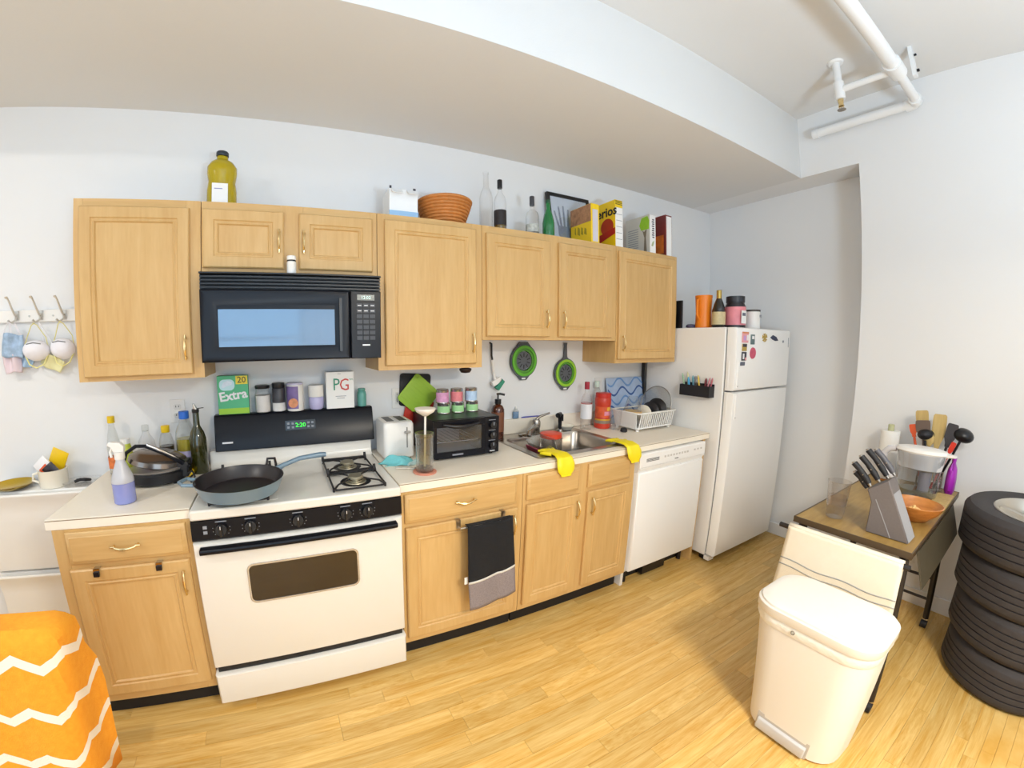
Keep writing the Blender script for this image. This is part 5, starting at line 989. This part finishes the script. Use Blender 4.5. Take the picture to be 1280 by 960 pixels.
P('back_fall', B().grid(lambda u, v: (CX0-.0255, CY1+.003-(CY1-CY0-.005)*u, CZ-.033-.16*v), 10, 6), M('cream_linen', '#eee4d0', .9), t, thick=.002)
for v0 in (.48, .575): P('stripe', B().grid(lambda u, w: (lt(u, v0+.016*w)[0]-.0022, lt(u, v0)[1], lt(u, v0+.016*w)[2]+.004*sin(u*14)), 30, 1), M('grey_stripe', '#a9a9a6', .9), t, thick=.001)
zc_ = CZ + .0012
bottle('plastic_tumbler', 'tall clear plastic tumbler at the near left of the cart', 'cup', 2.515, -1.495, zc_, [(.033, 0), (.035, .004), (.046, .165), (.048, .170)], glass('frosted_plastic', '#ece9e6', .3, .25), None, None, [(.0405, .06, .10, glass('faint_print', '#f3ecea', .2, .3))])
# knife block and knives
t = T('knife_block', 'grey slanted knife block at the near edge of the cart', 'knife block', (2.50, -1.71, zc_))
KG = M('block_grey', '#6b6463', .6, noise=(120, .12)); KL = M('block_face', '#9a9a9e', .6, noise=(120, .08))
prof = [(-1.640, zc_), (-1.800, zc_), (-1.690, zc_+.235), (-1.618, zc_+.180), (-1.640, zc_+.130)]
P('block', B().prism(prof, 'x', 2.450, 2.560), KG, t, bev=.004)
d0 = Vector((-1.800, zc_)); d1 = Vector((-1.690, zc_+.235)); n_ = Vector((-(d1-d0).y, (d1-d0).x)).normalized()*.0012
if n_.x > 0: n_ = -n_
P('sloped_face', B().prism([(d0.x+n_.x*.2, d0.y+.004), (d0.x+n_.x, d0.y+.004), (d1.x+n_.x, d1.y-.004), (d1.x+n_.x*.2, d1.y-.004)], 'x', 2.454, 2.556), KL, t)
P('seam', B().prism([(-1.655, zc_+.145), (-1.657, zc_+.148), (-1.735, zc_+.004), (-1.731, zc_+.004)], 'x', 2.4485, 2.4498), KL, t)
ax = Vector((0, .60, .80)).normalized()
kn_pts = [(2.468, .60, .135, 'front top knife'), (2.500, .25, .150, 'x'), (2.530, .75, .125, 'x'), (2.540, .20, .150, 'x'), (2.500, .85, .11, 'x')]
KN = [('black-handled knife at the near left of the knife block', 2.466, .86, .108), ('black-handled knife in the middle of the knife block', 2.490, .52, .120), ('longest black-handled knife near the top of the knife block', 2.515, .20, .132), ('grey-handled knife at the far side of the knife block', 2.543, -.02, .118), ('short black-handled knife lowest in the knife block', 2.478, 1.28, .085)]
for i, (lb, x, q, ln) in enumerate(KN):
    base = (Vector((x, -1.690+.072*q, zc_+.235-.055*q)) if q <= 1 else Vector((x, -1.622, zc_+.165))) + ax*.004
    k_ = T('kitchen_knife', lb, 'knife', tuple(base), 0, 'knives in the grey block'); m = KL if i == 3 else BLKSOFT
    P('bolster', B().cyl(base, base+ax*.012, .006, .007, 10), STEEL, k_)
    P('grip', B().tube([base+ax*.0125, base+ax*(ln*.35), base+ax*(ln*.7)+Vector((0, .004, 0)), base+ax*ln+Vector((0, .010, -.003))], [.0105, .0135, .012, .013], 10), M('handle_grey', '#55555d', .45) if i == 3 else BLKSOFT, k_)
    P('end_cap', B().cyl(base+ax*ln+Vector((0, .0112, -.003)), base+ax*(ln+.006)+Vector((0, .0118, -.003)), .0085, .007, 10), STEEL, k_)
    P('rivet', B().cyl(base+ax*(ln*.5)+Vector((-.0145, 0, 0)), base+ax*(ln*.5)+Vector((-.0125, 0, 0)), .0025, .0025, 8), STEEL, k_)
shears = None
# wooden bowl
t = T('wooden_bowl', 'orange-brown wooden bowl beside the knife block', 'bowl', (2.800, -1.745, zc_))
TEAK = wood('teak', '#a8642a', '#cf8c48', (3, 3, 9), .3)
P('bowl', B().lathe(2.800, -1.745, zc_, [(.045, 0), (.052, .003), (.095, .045), (.112, .078), (.108, .080), (.090, .048), (.050, .012), (.001, .010)], 36), TEAK, t)
b = T('peeled_garlic', 'pale round garlic bulb lying in the wooden bowl', 'garlic', (2.765, -1.745, zc_+.0145))
P('bulb', B().lathe(2.765, -1.745, zc_+.030, [(.001, .0), (.022, .002), (.032, .014), (.026, .026), (.010, .034), (.005, .045), (.001, .046)], 18), M('garlic_skin', '#e2b877', .6, noise=(20, .15)), b)
for k in range(6): P('clove_ridge', B().tube([(2.765+.0325*cos(k), -1.745+.0325*sin(k), zc_+.044), (2.765+.024*cos(k), -1.745+.024*sin(k), zc_+.058), (2.765+.008*cos(k), -1.745+.008*sin(k), zc_+.066)], .003, 6), M('garlic_skin', '#e2b877', .6), b)
# water filter pitcher
wx, wy = 3.185, -1.672
t = T('filter_pitcher', 'clear water filter pitcher with a white lid on the cart', 'pitcher', (wx, wy, zc_))
def pe(rx_, ry_, z, n=32): return [(wx+1.1*rx_*cos(2*pi*i/n), wy+1.08*ry_*sin(2*pi*i/n), zc_+z) for i in range(n)]
P('jug', B().rings([pe(.052, .078, 0), pe(.058, .086, .01), pe(.062, .092, .06), pe(.058, .085, .12), pe(.064, .098, .20), pe(.066, .104, .235)], True, False), glass('jug_wall', '#eceff1', .42, .05), t)
P('hopper', B().rings([pe(.050, .070, .150), pe(.060, .092, .158), pe(.0655, .1025, .232), pe(.0655, .1025, .238)], True, True), glass('hopper_white', '#d8d8dc', .3, .3) if False else M('hopper_white', '#dcdbe0', .4), t)
P('filter_cartridge', B().cyl((wx, wy-.030, zc_+.045), (wx, wy-.030, zc_+.149), .026, .030, 20), M('cartridge_grey', '#8d8a96', .4), t)
P('water', B().rings([pe(.048, .074, .004), pe(.055, .083, .012), pe(.057, .086, .045)]), glass('water', '#eef4f4', .25, .02), t)
P('lid', B().rings([pe(.068, .107, .2385), pe(.070, .112, .244), pe(.064, .104, .258), pe(.05, .08, .264)]), WPLAS, t)
P('pour_lip', B().prism([(wy-.100, zc_+.232), (wy-.155, zc_+.240), (wy-.153, zc_+.247), (wy-.100, zc_+.255)], 'x', wx-.022, wx+.022), WPLAS, t, bev=.003)
P('handle', B().tube([(wx, wy+.118, zc_+.235), (wx, wy+.150, zc_+.232), (wx, wy+.172, zc_+.205), (wx, wy+.170, zc_+.150), (wx, wy+.145, zc_+.100), (wx, wy+.108, zc_+.070)], [.015, .017, .017, .016, .014, .012], 12), M('handle_white', '#d5d2d4', .4), t)
# paper towel roll on a stand
t = T('paper_towel', 'white paper towel roll standing at the back of the cart by the wall', 'paper towel', (3.425, -1.465, zc_))
P('roll', B().lathe(3.425, -1.465, zc_+.001, [(.048, .010), (.049, .012), (.049, .285), (.048, .288), (.018, .288), (.018, .280)], 28), M('tissue', '#efece6', .95, bump=(120, .5)), t)
P('stand_base', B().lathe(3.425, -1.465, zc_, [(.054, 0), (.055, .002), (.055, .009), (.001, .010)], 28), TEAK, t)
P('stand_post', B().cyl((3.425, -1.465, zc_+.281), (3.425, -1.465, zc_+.325), .016, .016, 14), M('pale_green_wood', '#b9b98f', .6), t)
# wire crock with utensils
ux, uy = 3.415, -1.690
t = T('utensil_holder', 'wire mesh utensil crock behind the filter pitcher', 'holder', (ux, uy, zc_))
for z in (.010, .06, .11, .16, .20): P('hoop', B().tube([(ux+.062*cos(a*pi/14), uy+.062*sin(a*pi/14), zc_+z) for a in range(28)], .0030, 6, True), STEEL, t)
for k in range(12): P('wire', B().cyl((ux+.062*cos(k*pi/6), uy+.062*sin(k*pi/6), zc_+.004), (ux+.062*cos(k*pi/6), uy+.062*sin(k*pi/6), zc_+.202), .0022, .0022, 6), STEEL, t)
P('floor_disc', B().lathe(ux, uy, zc_, [(.060, 0), (.060, .006), (.001, .006)], 24), STEEL, t)
BAM = wood('bamboo', '#b89a5c', '#d3b878', (9, 9, 1), .5)
def utensil(name, label, y0, y1, zt_, mat, kind, dx=0., w=.03, head=.09, hm=None):
    a = Vector((ux+dx*.3, uy+y0, zc_+.012)); e = Vector((ux+dx, uy+y1, zc_+zt_)); d = (e-a).normalized(); side = Vector((0, d.z, -d.y)).normalized(); f_ = Vector((1, 0, 0))
    u = T(name, label, 'utensil', tuple(a), 0, 'utensils in the wire crock'); s_ = e - d*head
    P('shaft', B().tube([a, s_], .0065, 8), mat, u); m = hm or mat
    if kind == 'flat':
        L_ = [(0, .010), (.18, w*.55), (.4, w), (.8, w*1.05), (.95, w), (1, w*.8)]
        P('blade', B().rings([[s_+d*(head*q+.001)+side*ww*sg+f_*h_ for sg, h_ in ((-1, -.003), (1, -.003), (1, .003), (-1, .003))] for q, ww in L_]), m, u)
    elif kind == 'ladle':
        c_ = e; P('cup', B().rings([[c_ + f_*(-.024*q) + (side*cos(k*pi/10)+d*.75*sin(k*pi/10))*r for k in range(20)] for q, r in ((-1, w), (-.2, w*.92), (.6, w*.6), (1, .004))], False, True), m, u, thick=.003)
    elif kind == 'spoon':
        P('bowl', B().rings([[s_+d*(head*q)+ (side*cos(k*pi/6)+f_*.28*sin(k*pi/6))*r for k in range(12)] for q, r in ((.01, .007), (.25, w*.8), (.55, w), (.85, w*.7), (1, .006))]), m, u)
    return u
utensil('wooden_spatula', 'pale wooden spatula standing left in the crock', .018, .085, .425, BAM, 'flat', .01, .030, .13)
utensil('wooden_spatula', 'long pale wooden spatula leaning in the middle of the crock', -.010, -.005, .415, BAM, 'flat', .02, .032, .19)
utensil('black_turner', 'grey-brown slotted turner in front of the left wooden spatula', .020, .070, .375, M('turner_brown', '#6b5a50', .5), 'flat', -.02, .034, .10)
utensil('red_spatula', 'small orange-red spatula at the left of the crock', .035, .118, .345, M('orange_red_silicone', '#dc5a2e', .5), 'flat', -.015, .016, .07)
utensil('black_spoon', 'black round spoon low in the front of the crock', .010, .048, .300, BLKSOFT, 'ladle', -.035, .040, .03)
utensil('black_spatula', 'dark grey flat spatula at the right of the crock', -.020, -.075, .375, M('charcoal_nylon', '#3d3a3e', .5), 'flat', .0, .026, .13)
utensil('black_ladle', 'black ladle hanging out at the right of the crock', -.025, -.125, .320, BLACK, 'ladle', -.005, .050, .03)
utensil('wooden_spoon', 'light wooden spoon between the spatulas in the crock', .004, .030, .320, BAM, 'spoon', -.03, .026, .08)
utensil('red_tongs', 'bright red handle leaning out at the right of the crock', -.015, -.095, .285, M('bright_red', '#e2402e', .45), 'flat', -.05, .012, .08)
# purple pouch and cutting board at the near side
t = T('purple_bag', 'shiny purple and magenta bag beside the utensil crock', 'bag', (3.395, -1.795, zc_)); q = B()
q.rings([[(3.395+rx_*cos(k*pi/8)*(1+.12*sin(3*k+z*40)), -1.795+ry_*sin(k*pi/8), zc_+z) for k in range(16)] for rx_, ry_, z in ((.030, .016, 0), (.046, .026, .03), (.048, .026, .09), (.040, .022, .14), (.022, .010, .175), (.026, .012, .20))])
P('pouch', q, M('magenta_foil', '#a52bb0', .3, noise=(16, .5), bump=(30, .9)), t)
S('wood_board', 'small light wooden board lying at the far near-side corner of the cart', 'board', B().rings([[(x, y, zc_+z) for x, y in rrect(3.03, 3.34, -1.832, -1.755, .02)] for z in (0, .016)]), BAM, (3.18, -1.79, zc_), bev=.002)
# ------------------------------------------------------------------ tyres
TX, TR, TH = 3.165, .352, .212
TREAD = M('tyre_rubber', '#373334', .75, noise=(30, .15), bump=(160, .3)); ALLOY = M('alloy_wheel', '#c4bfb6', .3, .8, noise=(10, .05))
prof = [(TR*.63, .030), (TR*.66, .016), (TR*.80, .004), (TR*.94, .008), (TR*.99, .026)]
for k in range(5):
    z0_ = .032 + k*.0304
    prof += [(TR, z0_), (TR, z0_+.0235), (TR-.007, z0_+.0245), (TR-.007, z0_+.0294)]
prof = prof[:-2] + [(TR*.99, TH-.026), (TR*.94, TH-.008), (TR*.80, TH-.004), (TR*.66, TH-.016), (TR*.63, TH-.030)]
def tyre(label, y, z, x):
    t = T('car_tyre', label, 'tyre', (x, y, z), 0, 'stack of four mounted tyres')
    P('tyre', B().rings([[(x+r*cos(2*pi*i/56), y+r*sin(2*pi*i/56), z+h) for i in range(56)] for r, h in prof + [prof[0]]], False, False), TREAD, t)
    w_ = P('wheel_rim', B().lathe(x, y, z, [(TR*.625, .020), (TR*.625, TH-.020), (TR*.655, TH-.014), (TR*.64, TH-.010), (TR*.60, TH-.026), (TR*.57, .05), (TR*.60, .022), (TR*.625, .020)], 48, cap0=False, cap1=False), ALLOY, t)
    P('hub', B().lathe(x, y, z, [(.065, TH-.075), (.072, TH-.055), (.060, TH-.042), (.032, TH-.040), (.028, TH-.048), (.001, TH-.048)], 24), ALLOY, w_)
    for s_ in range(5):
        a = s_*2*pi/5+.5; R2 = Matrix.Translation((x, y, z)) @ Matrix.Rotation(a, 4, 'Z')
        P('spoke', B().rings([[(r, -w2, h), (r, w2, h), (r, w2*.7, h+.018), (r, -w2*.7, h+.018)] for r, w2, h in ((.064, .026, TH-.072), (.13, .022, TH-.064), (TR*.585, .032, TH-.054))]).xf(R2), ALLOY, w_)
    P('back_disc', B().lathe(x, y, z, [(TR*.565, .050), (TR*.565, .056), (.001, .056)], 32), BLKSOFT, w_)
    return t
t0 = tyre('bottom tyre of the stack of four, resting on the wood floor', -2.330, 0.0005, TX)
for k, (lb, y) in enumerate((('second tyre from the floor in the stack of four', -2.305), ('third tyre from the floor in the stack of four', -2.280), ('topmost tyre of the stack, showing its alloy wheel', -2.250))):
    dup(t0, (TX-.006*k, y, .0005+(k+1)*(TH-.0075)), .35*k, lb)

# ------------------------------------------------------------------ sprinkler pipe under the ceiling
PIPE = M('painted_pipe', '#eceded', .35, noise=(6, .02)); pzc = 2.915; pxx = 3.405
t = T('sprinkler_pipe', 'white painted sprinkler pipe hung below the ceiling', 'pipe', (pxx, -1.5, pzc))
P('main_run', B().cyl((2.02, -2.42, pzc+.02), (3.10, -1.455, pzc), .032, .032, 20) if False else B().cyl((3.455, -1.585, pzc), (2.30, -1.60, pzc), .026, .026, 20), PIPE, t)
P('thick_run', B().cyl((3.03, -1.59, pzc), (1.0, -1.62, pzc), .036, .036, 20), PIPE, t)
P('tee_fitting', B().cyl((3.08, -1.589, pzc), (2.95, -1.591, pzc), .045, .045, 20), PIPE, t)
P('elbow', B().tube([(3.43, -1.585, pzc), (3.475, -1.583, pzc), (3.500, -1.565, pzc), (3.505, -1.52, pzc)], .036, 16), PIPE, t)
P('wall_run', B().cyl((3.505, -1.53, pzc), (3.505, -1.005, pzc), .028, .028, 18), PIPE, t); P('end_cap', B().cyl((3.505, -1.01, pzc), (3.505, -.975, pzc), .033, .030, 18), PIPE, t)
P('branch', B().cyl((3.045, -1.57, pzc), (3.045, -1.315, pzc), .018, .018, 14), PIPE, t)
P('drop_tee', B().cyl((3.045, -1.300, pzc+.045), (3.045, -1.300, pzc-.055), .028, .026, 16), PIPE, t); P('ceiling_drop', B().cyl((3.045, -1.300, pzc+.046), (3.045, -1.300, ZC-.0005), .020, .020, 14), PIPE, t); P('ceiling_rose', B().lathe(3.045, -1.300, ZC-.012, [(.038, 0), (.042, .0115), (.001, .0115)], 20), PIPE, t)
h = P('sprinkler_head', B().lathe(3.045, -1.300, pzc-.098, [(.010, 0), (.016, .003), (.012, .016), (.015, .030), (.015, .0425), (.001, .0425)], 14), BRASS, t)
P('deflector', B().lathe(3.045, -1.300, pzc-.116, [(.022, 0), (.022, .003), (.001, .003)], 14), STEEL, h); P('frame_arm', B().box(3.042, 3.048, -1.312, -1.310, pzc-.113, pzc-.0985).box(3.042, 3.048, -1.290, -1.288, pzc-.113, pzc-.0985), BRASS, h)
P('hanger_plate', B().box(3.16, 3.20, -1.660, -1.640, pzc, ZC-.0005), PIPE, t); P('hanger_bolt', B().cyl((3.18, -1.662, pzc+.03), (3.18, -1.675, pzc+.03), .008, .008, 10), BLKSOFT, t); P('hanger_bolt', B().cyl((3.18, -1.662, pzc+.12), (3.18, -1.675, pzc+.12), .006, .006, 10), BLKSOFT, t)

# ------------------------------------------------------------------ chair under the orange zigzag blanket
c = T('chair', 'wooden chair almost hidden beneath an orange zigzag blanket', 'chair', (-.60, -1.0, 0)); DKW = wood('dark_wood', '#3a2618', '#55392a', (9, 9, 1.2), .5)
for x, y, h_ in ((-.90, -1.13, .835), (-.40, -1.13, .835), (-.90, -.86, .43), (-.58, -.86, .43)): P('leg', B().box(x-.018, x+.018, y-.018, y+.018, 0, h_), DKW, c)
P('seat', B().box(-.93, -.545, -1.10, -.835, .4305, .455), DKW, c, bev=.004)
for z in (.60, .70, .80): P('back_slat', B().box(-.8815, -.4185, -1.142, -1.122, z-.02, z+.02), DKW, c)
def zigzag():
    m = bpy.data.materials.new('zigzag_wool'); nt, N, L = nodes_of(m); b = N['Principled BSDF']; b.inputs['Roughness'].default_value = .95
    uv = N.new('ShaderNodeUVMap'); sp = N.new('ShaderNodeSeparateXYZ'); L.new(uv.outputs[0], sp.inputs[0])
    def mt(op, a, b_=None, c_=None):
        n = N.new('ShaderNodeMath'); n.operation = op
        for i, q in enumerate((a, b_, c_)):
            if q is None: continue
            if isinstance(q, (int, float)): n.inputs[i].default_value = q
            else: L.new(q, n.inputs[i])
        return n.outputs[0]
    tri = mt('PINGPONG', sp.outputs[0], .062); v = mt('ADD', sp.outputs[1], mt('MULTIPLY', tri, .60)); fr_ = mt('FRACT', mt('DIVIDE', v, .155)); st = mt('LESS_THAN', fr_, .19)
    nz = N.new('ShaderNodeTexNoise'); nz.inputs['Scale'].default_value = 60; tc = N.new('ShaderNodeTexCoord'); L.new(tc.outputs['Object'], nz.inputs['Vector'])
    rp = N.new('ShaderNodeValToRGB'); rp.color_ramp.elements[0].color = (*srgb('#e8921c'), 1); rp.color_ramp.elements[1].color = (*srgb('#f4a92e'), 1); L.new(nz.outputs['Fac'], rp.inputs[0])
    mx = N.new('ShaderNodeMix'); mx.data_type = 'RGBA'; L.new(st, mx.inputs[0]); L.new(rp.outputs[0], mx.inputs[6]); mx.inputs[7].default_value = (*srgb('#f0e6da'), 1); L.new(mx.outputs[2], b.inputs['Base Color'])
    bp = N.new('ShaderNodeBump'); bp.inputs['Strength'].default_value = .5; bp.inputs['Distance'].default_value = .003; n2 = N.new('ShaderNodeTexNoise'); n2.inputs['Scale'].default_value = 220; L.new(tc.outputs['Object'], n2.inputs['Vector']); L.new(n2.outputs['Fac'], bp.inputs['Height']); L.new(bp.outputs['Normal'], b.inputs['Normal'])
    return m
def blanket():
    zs_ = [.862, .852, .835, .80, .74, .66, .57, .47, .36, .25]
    nu = 60; vs = []; uvs = []
    for j, z in enumerate(zs_):
        q = (zs_[0]-z)/(zs_[0]-zs_[-1]); e = .012 if j == 0 else 0
        hw = .015 + .034*min(1, j/2) + .020*q + .0; x0, x1 = -.93, -.262 - .075*q - (.03 if j == 0 else .012 if j == 1 else 0)
        yb = -1.095 + .10*min(1, q*2.2); yf_ = -1.165 - .020*min(1, j/2)
        poly = [(x0, yf_), (x1-.0, yf_), (x1+.012+.015*q, yf_+.02), (x1+.035*q+.010, yb), (x0, yb)]
        per = [0]; 
        for a, c2 in zip(poly[:-1], poly[1:]): per.append(per[-1] + math.dist(a, c2))
        for i in range(nu+1):
            s_ = per[-1]*i/nu; k = 0
            while k < len(per)-2 and s_ > per[k+1]: k += 1
            f_ = (s_-per[k])/max(1e-6, per[k+1]-per[k]); x = poly[k][0]+(poly[k+1][0]-poly[k][0])*f_; y = poly[k][1]+(poly[k+1][1]-poly[k][1])*f_
            w_ = .012*q*sin(s_*22+1.3) + .006*q*sin(s_*47)
            vs.append((x + (w_ if k >= 2 else 0), y - (w_ if k < 2 else 0), z + (.010*sin(s_*14) if j > 8 else 0))); uvs.append((s_, -z))
    return nu, len(zs_), vs, uvs
nu, nz_, vs, uvs = blanket(); q = B(); q.v = vs; W1 = nu+1
q.f = [(j*W1+i, j*W1+i+1, (j+1)*W1+i+1, (j+1)*W1+i) for j in range(nz_-1) for i in range(nu)]
ncap = len(q.f); q.f.append(tuple(range(W1)))
o = S('orange_blanket', 'orange wool blanket with white zigzag stripes draped over a chair back', 'blanket', q, zigzag(), (-.6, -1.13, .25), thick=.006)
uvl = o.data.uv_layers.new(name='UVMap')
for lp_ in o.data.loops: uvl.data[lp_.index].uv = uvs[lp_.vertex_index]

# ------------------------------------------------------------------ ceiling lamp on the left
t = T('ceiling_lamp', 'white drum ceiling lamp left of the kitchen, out of the picture', 'lamp', (-1.80, -1.95, ZC))
P('drum', B().lathe(-1.80, -1.95, ZC-.12, [(.20, 0), (.205, .004), (.205, .1195), (.001, .1195)], 36, cap0=False), M('lamp_shade', '#f2efe8', .6), t)
l = bpy.data.lights.new('lamp_light', 'AREA'); l.shape = 'DISK'; l.size = .15; l.energy = 28; l.color = (1, .96, .90)
lo_ = bpy.data.objects.new('lamp_light', l); COL.objects.link(lo_); lo_.location = (-1.80, -1.95, ZC-.125)

t = T('added_pendant_fill', 'added warm fill lamp with a wide white shade, unseen, right of the viewer', 'lamp', (1.25, -2.85, 2.10))  # unseen lamp added to warm and brighten worktops, floor and lower cabinets
P('shade', B().lathe(1.25, -2.85, 2.10, [(.30, 0), (.29, .03), (.10, .16), (.03, .18), (.028, .176), (.098, .156), (.286, .028), (.297, .0005)], 36, cap0=False, cap1=False), M('lamp_shade', '#f2efe8', .6), t)
P('cord', B().cyl((1.25, -2.85, 2.281), (1.25, -2.85, ZC), .004, .004, 8), BLKSOFT, t)
l = bpy.data.lights.new('lamp_light', 'AREA'); l.shape = 'DISK'; l.size = .5; l.energy = 56; l.color = (1, .90, .74)
lo_ = bpy.data.objects.new('lamp_light', l); COL.objects.link(lo_); lo_.location = (1.25, -2.85, 2.105)

# ------------------------------------------------------------------ unseen uplighter added behind the camera for cool fill on ceiling and soffit
t = T('added_uplighter', 'added uplighter on a short stand behind the viewer, unseen, brightening the ceiling', 'lamp', (1.0, -3.4, 0))
P('base', B().lathe(1.0, -3.4, 0, [(.15, 0), (.15, .02), (.02, .03), (.001, .03)], 28), STEEL, t); P('pole', B().cyl((1.0, -3.4, .0305), (1.0, -3.4, 1.02), .014, .014, 12), STEEL, t)
P('shade', B().lathe(1.0, -3.4, 1.02, [(.03, 0), (.32, .10), (.34, .12), (.32, .112), (.03, .012), (.001, .01)], 32), M('lamp_shade', '#f2efe8', .6), t)
l = bpy.data.lights.new('uplight', 'AREA'); l.shape = 'DISK'; l.size = .6; l.energy = 95; l.color = (.60, .80, 1)
lo_ = bpy.data.objects.new('uplight', l); COL.objects.link(lo_); lo_.location = (1.0, -3.4, 1.145); lo_.rotation_euler = (pi, 0, 0)
